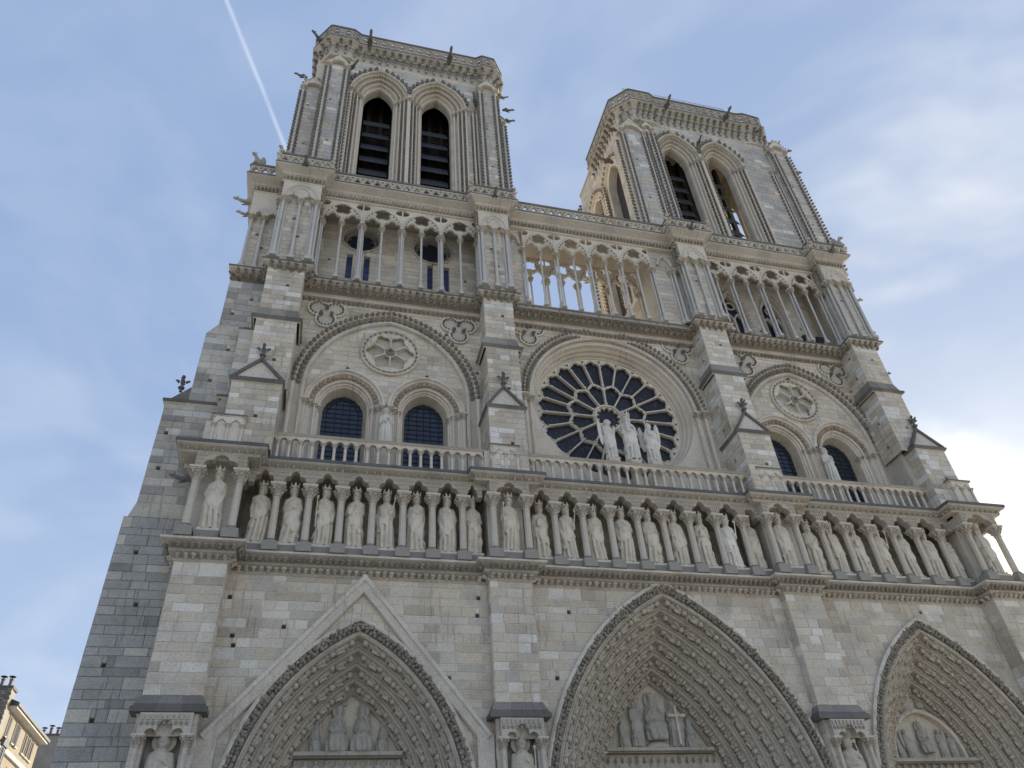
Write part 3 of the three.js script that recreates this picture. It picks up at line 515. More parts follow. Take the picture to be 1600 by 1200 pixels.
// ground-floor walls between the buttresses
const l1Tone = wallTone(0.055);
const holesL1 = []; for (let i = 0; i < 42; i++) holesL1.push([rr(-19, 18), rr(8, 15.4)]);
const bays = [[-19.15, -8.3], [-6.35, 6.25], [8.25, 18.1]], lap = 0.3; // the wall runs on a little behind each buttress
bays.forEach(([a, b], i) => {
  const A = PORT[i];
  ashlar({ map: onFront(0), y0: 0, y1: 15.7, ch: 0.40, lmin: 0.45, lmax: 1.25, joint: 0.011, chVar: 0.2, holes: holesL1, tone: l1Tone, spans: (y) => { const h = A.half(y, 0.04); return h > 0 ? [[a - lap, A.cx - h], [A.cx + h, b + lap]] : [[a - lap, A.cx], [A.cx, b + lap]]; } });
});
BX.forEach(([a, b, z], i) => {
  const grp = group('buttress', cath);
  // lower stage, open below 10 m at the niche
  const n0 = (a + b) / 2, nw = 0.62, spans = () => [[a, n0 - nw], [n0 + nw, b]];
  ashlar({ map: onFront(z), y0: 0, y1: 9.2, ch: 0.45, tone: l1Tone, spans }); ashlar({ map: onFront(z), y0: 9.2, y1: 9.95, ch: 0.4, tone: l1Tone, spans: rect(a, b) }); ashlar({ map: onFront(z), y0: 10.55, y1: 15.7, ch: 0.40, lmin: 0.5, lmax: 1.15, joint: 0.010, tone: wallTone(0.11), spans: rect(a, b), holes: [] });
  ashlar({ map: onLeft(a), y0: 0, y1: 15.7, tone: l1Tone, spans: rect(i === 0 ? -0.4 : 0, z) }); ashlar({ map: onRight(b), y0: 0, y1: 15.7, tone: l1Tone, spans: rect(-z, 0) });
  // weathered sloping slab over the niche
  const sl = new MB(), zz = z + 0.20;
  run(sl, [[a - 0.05, z - 0.5], [a - 0.05, z], [b + 0.05, z], [b + 0.05, z - 0.5]], [[0.02, 9.93], [0.22, 9.95], [0.22, 10.12], [0.13, 10.2], [0.13, 10.24], [-0.02, 10.56]], [T.crust, T.crust, T.crust, T.crust, shade(T.crust, 1.5)], 0.7, 0.2); sl.build('weathering_slab', stone, grp);
  // niche: back, trefoil canopy, two little columns
  const nb = new MB(); nb.box(n0 - nw - 0.05, n0 + nw + 0.05, 5, 9.9, z - 0.75, z - 0.62, T.grey); nb.box(n0 - nw - 0.02, n0 - nw + 0.02, 5, 9.2, z - 0.62, z - 0.02, T.grey); nb.box(n0 + nw - 0.02, n0 + nw + 0.02, 5, 9.2, z - 0.62, z - 0.02, T.grey); nb.box(n0 - nw - 0.05, n0 + nw + 0.05, 5.6, 6.3, z - 0.62, z + 0.1, T.base); nb.build('niche_lining', stone, grp);
  const sh = new THREE.Shape([[-0.86, 9.2], [-0.86, 9.93], [0.86, 9.93], [0.86, 9.2]].map((p) => new THREE.Vector2(p[0], p[1])));
  const pts = []; const W = 0.62; pts.push([-0.86, 9.22], [-0.86, 9.9], [0.86, 9.9], [0.86, 9.22]); for (const [w, cx, h] of [[0.19, 0.44, 0.9], [0.27, 0, 1.35], [0.19, -0.44, 0.9]]) { for (let k = 0; k <= 6; k++) { const t = k / 6 * Math.PI; pts.push([cx + w * Math.cos(t), 9.22 + (w === 0.27 ? 0.1 : 0) + w * h * Math.sin(t)]); } }
  const cg = new MB(); cg.geo(extrude(new THREE.Shape(pts.map((p) => new THREE.Vector2(n0 + p[0], p[1]))), 0.3), new THREE.Matrix4().makeTranslation(0, 0, z - 0.02), T.grey);
  for (let k = 0; k < 9; k++) { cg.box(n0 - 0.8 + k * 0.18, n0 - 0.71 + k * 0.18, 9.66, 9.84, z + 0.28, z + 0.34, T.carve); cg.box(n0 - 0.8 + k * 0.18, n0 - 0.71 + k * 0.18, 9.50, 9.6, z + 0.28, z + 0.33, T.carveDark); }
  cg.build('niche_canopy', stone, grp);
  for (const s of [-1, 1]) put('niche_column', columnGeo(3.2, 0.1, { cap: 0.42, base: 0.25, aba: 2.2, tone: T.grey }), n0 + s * 0.78, 6.0, z + 0.16, grp);
});
for (const [a, b, z] of BX) { coreMB.box(a + 0.35, b - 0.35, 0, 5, -4.5, z - 0.5, T.grey); coreMB.box(a + 0.35, b - 0.35, 10, 16.4, -4.5, z - 0.5, T.grey); coreMB.box(a + 0.3, b - 0.3, 0, 16, -4.5, z - 0.95, T.grey); }
coreMB.box(19.3, 19.95, 0, 41, -13, -0.5, T.grey); coreMB.box(-20.9, -20.3, 0, 41, -13, -0.9, T.grey);
// backing masonry
coreMB.box(-20.9, 19.9, 0, 33, -6, -4.3, T.grey); coreMB.box(-20.9, 19.9, 20.7, 21.0, -6, 0.5, T.grey);

// ------------------------------------------------------------ portals
const angelSets = [1, 2, 3, 4, 5, 6, 7, 8].map(archFigure);
function portal(A, K, dd, dz, flen, label, lowerHood) {
  const grp = group('portal', cath); grp.userData.label = label;
  const mb = new MB(), w0 = 0.42, dIn = w0 + K * dd;
  // outer hood and leaf band
  archSweep(mb, A, [[-0.10, -0.03], [-0.10, 0.14], [-0.02, 0.20], [0.06, 0.16], [0.08, 0.0], [w0 - 0.06, -0.03], [w0, 0.06], [w0 + 0.05, 0.0]], { yb: 0, seg: 22, tones: [T.base, T.pale, T.pale, T.grey, T.carveDark, T.base, T.base], voussoir: 2 });
  // orders: roll, hollow (holding figures), roll
  const prof = [];
  for (let k = 0; k < K; k++) {
    const a = w0 + 0.05 + k * dd, b = -k * dz; prof.push([a, b], [a + 0.02, b + 0.035], [a + 0.07, b + 0.04], [a + 0.10, b - 0.01], [a + 0.085, b - 0.07], [a + 0.11, b - 0.11]);
    prof.push([a + 0.12, b - dz * 0.45], [a + dd * 0.42, b - dz * 0.80], [a + dd * 0.72, b - dz * 0.88], [a + dd * 0.76, b - dz * 0.78], [a + dd * 0.84, b - dz * 0.74], [a + dd * 0.92, b - dz * 0.80], [a + dd * 0.93, b - dz * 0.92], [a + dd, b - dz]);
  }
  prof.push([dIn + 0.06, -K * dz - 0.2]);
  archSweep(mb, A, prof, { yb: 0, seg: 22, tones: T.carve, voussoir: 2, jitter: 0.05 });
  mb.build('archivolt_moulding', stone, grp);
  const lf = new MB();
  for (const s of [-1, 1]) { const L = A.len(w0 * 0.5), n = Math.round(L / 0.2); for (let k = 0; k < n; k++) { for (const [off, sz] of [[-0.085, 0.26], [0.07, 0.24]]) { const q = A.at(s, L * (k + 0.5 + (off > 0 ? 0.45 : 0)) / n, w0 * 0.5 + off); if (q.y < 7.6) continue; leafBlob(lf, q.x, q.y, 0.09, rr(-0.8, 0.8), sz * rr(0.8, 1.2), T.carveDark, rr(-0.5, 0.5)); } } }
  tag(lf.build('leaf_band', carvedStone, grp), 'band of curling carved leaves round the arch', null, null, 'stuff');
  // one carved figure after another up each order
  for (let k = 0; k < K; k++) {
    const d = w0 + 0.05 + k * dd + dd * 0.42, z = -k * dz - dz * 0.46, small = k >= K - 2 && K > 4 ? 0.62 : 1, fl = flen * small * (1 - 0.03 * k);
    for (const s of [-1, 1]) {
      const L = A.len(d), n = Math.round((L - 0.25) / fl), st = (L - 0.25) / n;
      for (let i = 0; i < n; i++) {
        const q = A.at(s, st * i + 0.1, d); if (q.y < 7.2) continue;
        const up = V(q.tx, q.ty, 0), inward = V(q.nx, q.ny, 0), out = inward.clone().multiplyScalar(0.72).add(V(0, 0, 0.70)).normalize(), ex = up.clone().cross(out).normalize();
        const o = mesh('archivolt_figure', angelSets[Math.floor(rnd() * angelSets.length)], carvedStone, grp);
        const sc = st * 0.98; o.matrixAutoUpdate = true; new THREE.Matrix4().makeBasis(ex, up, out).decompose(V(0, 0, 0), o.quaternion, V(0, 0, 0)); o.position.set(q.x - out.x * 0.02, q.y, z - 0.03); const hy = Math.hypot(dd, dz); o.scale.set(hy * 1.5, sc, hy * 1.3); o.rotateZ(rr(-0.08, 0.08)); o.rotateY(rr(-0.35, 0.35));
      }
    }
  }
  // tympanum wall and lintels
  const zt = -K * dz - 0.16, ty = new MB(), hh = (y) => A.half(y, dIn); const pts = []; for (let k = 0; k <= 16; k++) { const y = A.ys + (A.apex(dIn) - A.ys) * k / 16; pts.push([A.cx - hh(y) - 0.08, y]); } for (let k = 15; k >= 0; k--) { const y = A.ys + (A.apex(dIn) - A.ys) * k / 16; pts.push([A.cx + hh(y) + 0.08, y]); }
  ty.geo(extrude(new THREE.Shape([[A.cx - A.w + dIn - 0.08, 0], ...pts, [A.cx + A.w - dIn + 0.08, 0]].map((p) => new THREE.Vector2(p[0], p[1]))), 0.3), new THREE.Matrix4().makeTranslation(0, 0, zt - 0.3), [0.62, 0.56, 0.44]);
  ty.build('tympanum', stone, grp);
  return { grp, zt, hh, dIn };
}
const pl = portal(PORT[0], 4, 0.39, 0.50, 0.86, 'carved portal under a plain stone gable'), pm = portal(PORT[1], 6, 0.44, 0.52, 0.90, 'tall carved middle portal'), pr = portal(PORT[2], 5, 0.40, 0.46, 0.86, 'carved portal with a round arched relief');
// gable over the first portal
{
  const A = PORT[0], mb = new MB(), ap = [-13.64, 15.77], L = [-19.1, 9.42], R = [-8.42, 9.42];
  for (const [p, q, s] of [[L, ap, 1], [ap, R, 1]]) {
    const dx = q[0] - p[0], dy = q[1] - p[1], ln = Math.hypot(dx, dy), nx = -dy / ln, ny = dx / ln, m = Math.round(ln / 0.75);
    for (let i = 0; i < m; i++) {
      const k = 1 + rr(-0.05, 0.05), a = i / m, b = (i + 1) / m, P = (t, o, z) => [p[0] + dx * t + nx * o, p[1] + dy * t + ny * o, z], g = 0.004 / ln;
      const pr2 = [[0, 0.0], [0, 0.30], [-0.06, 0.36], [-0.16, 0.34], [-0.20, 0.26], [-0.46, 0.20], [-0.50, 0.14], [-0.52, 0.0]];
      for (let j = 0; j + 1 < pr2.length; j++) mb.quad(P(a + g, pr2[j][0], pr2[j][1]), P(a + g, pr2[j + 1][0], pr2[j + 1][1]), P(b - g, pr2[j + 1][0], pr2[j + 1][1]), P(b - g, pr2[j][0], pr2[j][1]), shade(j > 3 ? T.base : T.pale, k));
    }
  }
  mb.box(-19.15, -18.5, 0, 9.45, 0.0, 0.22, T.base); mb.box(-9.0, -8.35, 0, 9.45, 0.0, 0.22, T.base);
  mb.build('gable_coping', stone, pl.grp);
}
// relief figures in the tympana
const R_ = (o) => seated({ cell: 0.024, tone: jit([0.44, 0.41, 0.35], 0.04), ...o });
const relief = (P, g, x, y, s, sx = 1, ry = 0, lab) => { const o = mesh('relief_figure', g, carvedStone, P.grp); o.position.set(x, y, P.zt + 0.16 * s * 0.5); o.scale.set(s * sx, s, s * 0.8); o.rotation.y = ry; if (lab) o.userData.label = lab; return o; };
function shelf(P, x0, x1, y, h = 0.14) { const mb = new MB(); mb.box(x0, x1, y - h, y, P.zt, P.zt + 0.42, T.carve); mb.box(x0, x1, y - h - 0.07, y - h - 0.003, P.zt, P.zt + 0.30, T.carveDark); mb.build('relief_ledge', stone, P.grp); }
const rowStand = [11, 12, 13, 14].map((s) => standing({ seed: s, cell: 0.075, beard: s % 2 === 0, crown: s % 3 === 0, mantle: s % 2 ? 1 : -1, tone: jit(T.carve, 0.06), halo: s === 12 }));
function lintelRow(P, x0, x1, y, h, n) { for (let k = 0; k < n; k++) { const o = mesh('lintel_figure', rowStand[Math.floor(rnd() * 4)], carvedStone, P.grp); o.position.set(x0 + (x1 - x0) * (k + 0.5) / n, y, P.zt + 0.13); o.scale.setScalar(h / 3.1); o.scale.z *= 0.8; o.rotation.y = rr(-0.4, 0.4); } }
{
  const cx = -13.72, y = 9.32; shelf(pl, cx - 2.1, cx + 2.1, y);
  relief(pl, R_({ seed: 2, halo: true, crown: true, hl: 0.62, hr: 0.6, hx: 0.03 }), cx - 0.50, y, 1.75, 0.80, 0.35); relief(pl, R_({ seed: 5, halo: true, hl: 0.5, hr: 0.72, hx: -0.02 }), cx + 0.50, y, 1.78, 0.80, -0.35);
  relief(pl, R_({ seed: 7, wings: true, thin: 1 }), cx - 1.32, y, 1.2, 0.66, 0.4); relief(pl, R_({ seed: 8, wings: true, thin: 1 }), cx + 1.32, y, 1.2, 0.66, -0.4); relief(pl, R_({ seed: 3, wings: true, cell: 0.04 }), cx - 0.28, y + 1.78, 0.46, 0.9);
  lintelRow(pl, cx - 2.2, cx + 2.2, 8.05, 1.1, 11);
}
{
  const cx = 0.0, y = 9.68; shelf(pm, cx - 2.6, cx + 2.6, y);
  relief(pm, R_({ seed: 1, crown: true, halo: true, hl: 0.66, hr: 0.66, thin: 1 }), cx, y + 0.3, 2.02, 0.92);
  const ang = [21, 22].map((s) => standing({ seed: s, cell: 0.05, halo: true, mantle: s === 21 ? 1 : -1, tone: jit([0.44, 0.41, 0.35], 0.04), staff: s === 21 ? [[0.3, 0.2, 0.3], [0.3, 2.9, 0.3]] : undefined }));
  const st = (g, x, s, ry) => { const o = mesh('relief_figure', g, carvedStone, pm.grp); o.position.set(cx + x, y, pm.zt + 0.16); o.scale.set(s, s, s * 0.8); o.rotation.y = ry; };
  st(ang[0], -0.92, 0.72, 0.3); st(ang[1], 0.95, 0.72, -0.3); relief(pm, R_({ seed: 12, pray: true, crown: true, thin: 1 }), cx - 1.62, y, 1.32, 0.72, 0.7); relief(pm, R_({ seed: 14, pray: true, halo: true, thin: 1 }), cx + 1.68, y, 1.32, 0.72, -0.7);
  const cr = new MB(); cr.box(cx + 0.95, cx + 1.05, y + 0.1, y + 1.75, pm.zt + 0.40, pm.zt + 0.47, T.pale); cr.box(cx + 0.6, cx + 1.45, y + 1.28, y + 1.40, pm.zt + 0.39, pm.zt + 0.46, T.pale); cr.build('carved_cross', stone, pm.grp);
  const ci = new MB(); ci.geo(new THREE.SphereGeometry(0.62, 16, 6, 0, Math.PI * 2, 0, Math.PI / 2), new THREE.Matrix4().makeScale(1, 0.5, 0.5).setPosition(cx, y, pm.zt + 0.15), T.carve); ci.build('carved_footstool', stone, pm.grp);
  lintelRow(pm, cx - 2.9, cx + 2.9, 8.05, 1.4, 17);
}
{
  const cx = 13.5, y = 8.95; shelf(pr, cx - 2.6, cx + 2.6, y);
  const A2 = arch(cx, y, 2.05, 2.25), mb = new MB(); archSweep(mb, A2, [[0, pr.zt - 0.01], [0, pr.zt + 0.30], [0.08, pr.zt + 0.36], [0.18, pr.zt + 0.30], [0.22, pr.zt - 0.01]], { seg: 16, tones: T.base }); mb.build('relief_arch', stone, pr.grp);
  relief(pr, R_({ seed: 3, crown: true, halo: true, hl: 0.5, hr: 0.5, thin: 1 }), cx, y + 0.25, 1.38, 0.9);
  for (const [x, s, ry, k] of [[-0.95, 0.47, 0.3, 0], [0.95, 0.47, -0.3, 1], [-1.5, 0.40, 0.5, 2], [1.5, 0.40, -0.5, 3]]) { const o = mesh('relief_figure', standing({ seed: 31 + k, cell: 0.07, wings: k < 2, crown: k === 3, mitre: k === 2, tone: jit([0.44, 0.41, 0.35], 0.04) }), carvedStone, pr.grp); o.position.set(cx + x, y, pr.zt + 0.1); o.scale.set(s, s, s * 0.8); o.rotation.y = ry; }
  relief(pr, R_({ seed: 9, wings: true, thin: 1 }), cx - 0.55, y + 2.3, 0.75, 0.9, 0.3); relief(pr, R_({ seed: 10, wings: true, thin: 1 }), cx + 0.5, y + 2.3, 0.75, 0.9, -0.3);
  lintelRow(pr, cx - 2.2, cx + 2.2, 7.9, 0.95, 11);
}
// ------------------------------------------------------------ gallery of kings
const kg = group('kings_gallery', cath);
{
  const mb = new MB();
  run(mb, planL1, [[-0.02, 15.64], [0.06, 15.66], [0.10, 15.74], [0.10, 15.95], [0.22, 16.02], [0.28, 16.06], [0.28, 16.22], [0.50, 16.34], [0.60, 16.38], [0.60, 16.47], [0.52, 16.5], [-2.3, 16.52]], [T.base, T.carve, T.carveDark, T.carve, T.grey, T.carveDark, T.carve, T.grey, T.base, T.crust, T.crust], 1.1); mb.build('lower_cornice', stone, kg);
  const lf = new MB(); leafRow(lf, planL1, 0.13, 15.84, 0.30, 0.30, T.carve, 0.1, 0.1); leafRow(lf, planL1, 0.40, 16.20, 0.26, 0.26, T.carveDark, 0.1, 0.1); tag(lf.build('cornice_leaves', carvedStone, kg), 'two rows of carved leaves under the kings', null, null, 'stuff');
}
for (const [a, b] of bays) { ashlar({ map: onFront(-2.2), y0: 16.5, y1: 20.75, ch: 0.42, tone: wallTone(0.03), mortar: T.base, spans: rect(a - 0.4, b + 0.4) }); }
BX.forEach(([a, b, z], i) => { const pierMB = new MB(); pierMB.box(a + 0.12, b - 0.12, 16.5, 20.6, -2.3, 0.25 + (z - 0.6) * 0.7, T.grey); pierMB.build('gallery_pier_core', stone, kg); });
const colBay = [[-17.69, -16.31, -14.91, -13.52, -12.15, -10.81, -9.4], [-4.94, -3.52, -2.12, -0.69, 0.69, 2.11, 3.61, 5.08], [9.66, 11.07, 12.57, 14.03, 15.51, 17.06]];
const colPier = [[-20.97, -19.22], [-8.06, -6.45], [6.27, 7.84], [18.09, 20.05]];
const kingCol = columnGeo(3.25, 0.165, { cap: 0.62, base: 0.16, plinth: 0.42, aba: 2.0, tone: [0.58, 0.52, 0.42], capTone: T.carve, baseTone: [0.34, 0.315, 0.27] });
const ZB = 0.35, zPier = (i) => BX[i][2] + 0.35;
colBay.forEach((L) => L.forEach((x) => put('gallery_column', kingCol, x, 16.5, ZB, kg)));
colPier.forEach((L, i) => L.forEach((x) => put('gallery_column', kingCol, x, 16.5, zPier(i), kg)));
// trefoil-headed arcade slabs between the capitals
function arcadeSlab(x0, x1, z, y, parent, name, h = 0.78, depth = 0.42, gapSide = 0.21, tone = T.carve, relief = true) {
  const cx = (x0 + x1) / 2, w = (x1 - x0) / 2 - gapSide, P = [[x0, y], [x0, y + h], [x1, y + h], [x1, y]]; const th = trefoilHead(w).reverse().map(([a, b]) => [cx + a, y + b * (h - 0.13) / (1.28 * w)]);
  const sh = new THREE.Shape([...P, ...th].map((p) => new THREE.Vector2(p[0], p[1]))), mb = new MB();
  mb.geo(extrude(sh, depth), new THREE.Matrix4().makeTranslation(0, 0, z - depth / 2), jit(tone, 0.05));
  if (relief) for (const s of [-1, 1]) for (let r = 0; r < 3; r++) for (let k = 0; k < 4 - r; k++) { const xx = cx + s * ((x1 - x0) / 2 - 0.07 - k * 0.11), yy = y + 0.68 - r * 0.2; if (Math.abs(xx - cx) < w * (r === 0 ? 0.34 : r === 1 ? 0.8 : 1.02)) continue; mb.box(xx - 0.035, xx + 0.035, yy - 0.13, yy, z + depth / 2, z + depth / 2 + 0.035, T.carve); }
  return mb.build(name, stone, parent);
}
const kings = []; // [x, z]
bays.forEach(([a, b], i) => {
  const xs = [a + 0.18, ...colBay[i], b - 0.18];
  for (let k = 0; k + 1 < xs.length; k++) { arcadeSlab(xs[k], xs[k + 1], ZB, 19.74, kg, 'trefoil_arch', 0.80); }
});
colPier.forEach(([p, q], i) => { arcadeSlab(p - 0.16, q + 0.16, zPier(i), 19.74, kg, 'trefoil_arch', 0.78, 0.42, 0.32); const mb = new MB(); for (const x of [p - 0.1, q + 0.1]) mb.box(x - 0.10, x + 0.10, 19.76, 20.5, -0.3, zPier(i) - 0.2, T.carve); mb.box(p - 0.2, q + 0.2, 20.3, 20.6, -0.9, zPier(i) - 0.1, T.grey); for (const x of [p - 0.45, q + 0.45]) mb.box(x - 0.3, x + 0.3, 20.2, 20.62, -0.3, 0.5, T.grey); mb.build('gallery_soffit', stone, kg); });
{ // frieze, lead-covered ledge
  const mb = new MB(), pg = planL1;
  run(mb, pg, [[-0.9, 20.50], [0.50, 20.40], [0.58, 20.42], [0.62, 20.50], [0.62, 20.62], [0.80, 20.70], [0.86, 20.74], [0.86, 20.80]], [T.grey, T.carve, T.carve, T.carveDark, T.carve, T.grey, T.carve], 1.2); mb.build('upper_cornice', stone, kg);
  const ld = new MB(); run(ld, pg, [[0.70, 20.79], [0.90, 20.80], [0.90, 20.94], [0.80, 21.0], [0.50, 21.12], [-2, 21.14]], [T.lead], 2.2, 0.12); ld.build('lead_ledge', leadMat, kg);
  const kn = new MB(); along(pg, 0.66, 0.36, (x, z, ry) => leafBlob(kn, x, 20.56, z, ry, 0.17, T.carve, 0), 0.1); tag(kn.build('frieze_knobs', carvedStone, kg), 'row of small carved knobs above the kings', null, null, 'stuff');
  put('gargoyle', gargoyle, -21.25, 19.55, 0.6, kg, carvedStone, -Math.PI / 2).scale.setScalar(0.62);
}
// the 28 kings: statues standing in the arcade
const poses = [];
for (let s = 0; s < 12; s++) {
  const m = s % 2 ? 1 : -1, kind = s % 6, o = { seed: s + 1, beard: s % 5 !== 3, crown: true, mantle: m, sway: 0.07 * m * (s % 3 === 0 ? -1 : 1), turn: [0.25, -0.3, 0.05, 0.4, -0.15, -0.45][kind], folds: 8 + s % 3, hem: 0.8 + 0.13 * (s % 4), cell: 0.034 };
  if (kind === 0) { o.handL = [-0.12, 1.62, 0.30]; o.handR = [0.1, 1.72, 0.32]; } if (kind === 1) { o.handL = [-0.38, 1.22, 0.16]; o.elbowL = [-0.41, 1.7, -0.02]; o.handR = [0.1, 2.0, 0.29]; }
  if (kind === 2) { o.handR = [0.36, 1.22, 0.18]; o.elbowR = [0.41, 1.7, -0.02]; o.handL = [-0.05, 1.85, 0.30]; } if (kind === 3) { o.staff = [[0.20, 1.55, 0.36], [0.42, 2.5, 0.26]]; o.handL = [-0.36, 1.25, 0.16]; o.elbowL = [-0.41, 1.7, 0]; o.handR = [0.24, 1.75, 0.32]; }
  if (kind === 4) { o.book = [-0.18, 1.75, 0.36]; o.handL = [-0.2, 1.6, 0.32]; o.handR = [0.14, 2.02, 0.28]; } if (kind === 5) { o.staff = [[-0.34, 0.9, 0.3], [-0.36, 2.35, 0.22]]; o.handL = [-0.34, 1.6, 0.24]; o.elbowL = [-0.42, 1.68, -0.02]; o.handR = [0.36, 1.2, 0.18]; o.elbowR = [0.41, 1.68, 0]; }
  poses.push([standing(o), kind]);
}
const whiteKing = tint(poses[3][0].clone(), [0.82, 0.77, 0.68]);
const ordinal = ['first', 'second', 'third', 'fourth', 'fifth', 'sixth', 'seventh', 'eighth', 'ninth'];
let kingNo = 0;
function king(x, z, label) {
  const white = label.startsWith('bright'), pi = white ? 3 : (kingNo * 5 + 2) % 12, g = white ? whiteKing : poses[pi][0]; kingNo++;
  const o = group('king_statue'); o.position.set(x, 16.53, z);
  const pb = new MB(); pb.box(-0.46, 0.46, 0, 0.30, -0.36, 0.44, [0.28, 0.255, 0.22]); pb.box(-0.44, 0.44, 0.30, 0.42, -0.34, 0.42, jit(T.statue, 0.06)); pb.build('plinth', stone, o);
  const b = mesh('figure', g, carvedStone, o); b.position.y = 0.40; b.scale.set(0.90, 1.03, 0.95); b.rotation.y = rr(-0.2, 0.15);
  tag(o, label, 'statue', 'row of crowned king statues');
  return o;
}
const bayWords = ['above the gabled portal', 'above the tall middle portal', 'above the portal without a gable'];
const pierWords = ['outermost crowned stone king over the corner buttress beside the blue sky', 'crowned stone king on the buttress between the gabled and middle portals', 'crowned stone king on the buttress right of the middle portal', 'outermost crowned stone king at the sunlit end of the gallery'];
for (let i = 0; i < 4; i++) {
  const [p, q] = colPier[i]; king((p + q) / 2 + (i === 3 ? 0 : 0), BX[i][2] + 0.05, pierWords[i]);
  if (i < 3) { const [a, b] = bays[i], xs = [a + 0.02, ...colBay[i], b - 0.02]; for (let k = 0; k + 1 < xs.length; k++) { const x = (xs[k] + xs[k + 1]) / 2 + (k === 0 ? 0.06 : k + 2 === xs.length ? -0.06 : 0); king(x, 0.02, i === 1 && k === 7 ? 'bright pale restored king statue ' + bayWords[1] + ', second last of its bay' : ordinal[k] + ' king statue from the left ' + bayWords[i]); } }
}

// ------------------------------------------------------------ balustrade of the terrace
const bal = group('terrace_balustrade', cath);
{
  const g = columnGeo(1.0, 0.072, { cap: 0.24, base: 0.16, aba: 1.7, tone: T.base, leaves: 6, seg: 8 }), zb = 0.45;
  const spans = [[-19.0, -8.35], [-6.3, 6.2], [8.3, 18.05]];
  spans.forEach(([a, b]) => {
    const n = Math.round((b - a) / 0.5), st = (b - a) / n, mb = new MB();
    mb.box(a, b, 21.06, 21.14, zb - 0.14, zb + 0.14, T.pale);
    for (let k = 0; k <= n; k++) put('baluster', g, a + st * k, 21.1, zb, bal);
    for (let k = 0; k < n; k++) { const x0 = a + st * k, x1 = x0 + st; arcadeSlab(x0, x1, zb, 22.08, bal, 'baluster_arch', 0.26, 0.18, 0.075, T.base, false); }
    run(mb, [[a, zb - 0.14], [a, zb + 0.14], [b, zb + 0.14], [b, zb - 0.14]], [[-0.04, 22.33], [0.0, 22.33], [0.05, 22.36], [0.05, 22.44], [-0.05, 22.48], [-0.14, 22.48]], [T.base, T.base, T.dark, T.crust, T.crust], 1.0); mb.build('handrail', stone, bal);
  });
  // blind arcaded pedestals in front of the buttresses
  BX.forEach(([a, b, z]) => {
    const c = (a + b) / 2, mb = new MB(), hw = 0.68, zf = z + 0.5;
    mb.box(c - hw, c + hw, 21.06, 22.5, z - 0.4, zf - 0.06, T.pale); mb.box(a, c - hw, 21.06, 22.42, 0.3, zf - 0.35, T.pale); mb.box(c + hw, b, 21.06, 22.42, 0.3, zf - 0.35, T.pale);
    run(mb, [[c - hw, z - 0.4], [c - hw, zf], [c + hw, zf], [c + hw, z - 0.4]], [[0, 22.46], [0.08, 22.5], [0.08, 22.6], [-0.35, 22.86]], [T.base, T.crust, T.crust], 0.7, 0.15); mb.build('pedestal', stone, bal);
    for (const k of [-1, 0, 1]) put('baluster', g, c + k * 0.60, 21.1, zf - 0.02, bal);
    for (const k of [-1, 1]) arcadeSlab(c + k * 0.3 - 0.3, c + k * 0.3 + 0.3, zf - 0.03, 22.08, bal, 'baluster_arch', 0.38, 0.12, 0.09, T.pale, false);
  });
}
// ------------------------------------------------------------ second stage: rose window, twin windows, buttresses
const ZW = -1.0, ROSE = [-0.1, 27.25], bigArch = [arch(-13.0, 26.7, 5.0, 5.75), arch(0.05, 27.5, 5.68, 5.72), arch(12.65, 26.5, 4.75, 5.75)];
const upBays = [[-18.4, -7.6], [-6.4, 6.4], [7.6, 17.3]];
const l2Tone = wallTone(0.05, T.base, T.warm);
const holesL2 = []; for (let i = 0; i < 45; i++) holesL2.push([rr(-18, 17), rr(24, 32.4)]);
upBays.forEach(([a, b], i) => { const A = bigArch[i]; ashlar({ map: onFront(ZW), y0: 21.1, y1: 33.0, ch: 0.33, lmin: 0.45, lmax: 1.05, holes: holesL2, tone: l2Tone, mortar: T.base, spans: (y) => { const h = A.half(y, 0.05); return h > 0 ? [[a, A.cx - h], [A.cx + h, b]] : [[a, A.cx], [A.cx, b]]; } }); });
function knobArc(lf, A, d, z, step, s, tone, ymin, skipApex = 0) { for (const sd of [-1, 1]) { const L = A.len(d) - skipApex, n = Math.round(L / step); for (let k = 0; k < n; k++) { const q = A.at(sd, L * (k + 0.5) / n, d); if (q.y < ymin) continue; const m = new THREE.Matrix4().makeBasis(V(q.tx, q.ty, 0), V(-q.nx, -q.ny, 0), V(0, 0, 1)); m.setPosition(q.x, q.y, z); const c = jit(tone, 0.18); lf.geo(knobGeo, m.clone().multiply(new THREE.Matrix4().makeScale(s * 0.75, s * 0.55, s * 0.5)), c); lf.geo(knobGeo, m.clone().multiply(new THREE.Matrix4().makeTranslation(s * 0.25, s * 0.3, s * 0.2)).multiply(new THREE.Matrix4().makeScale(s * 0.45, s * 0.4, s * 0.4)), c); } } }
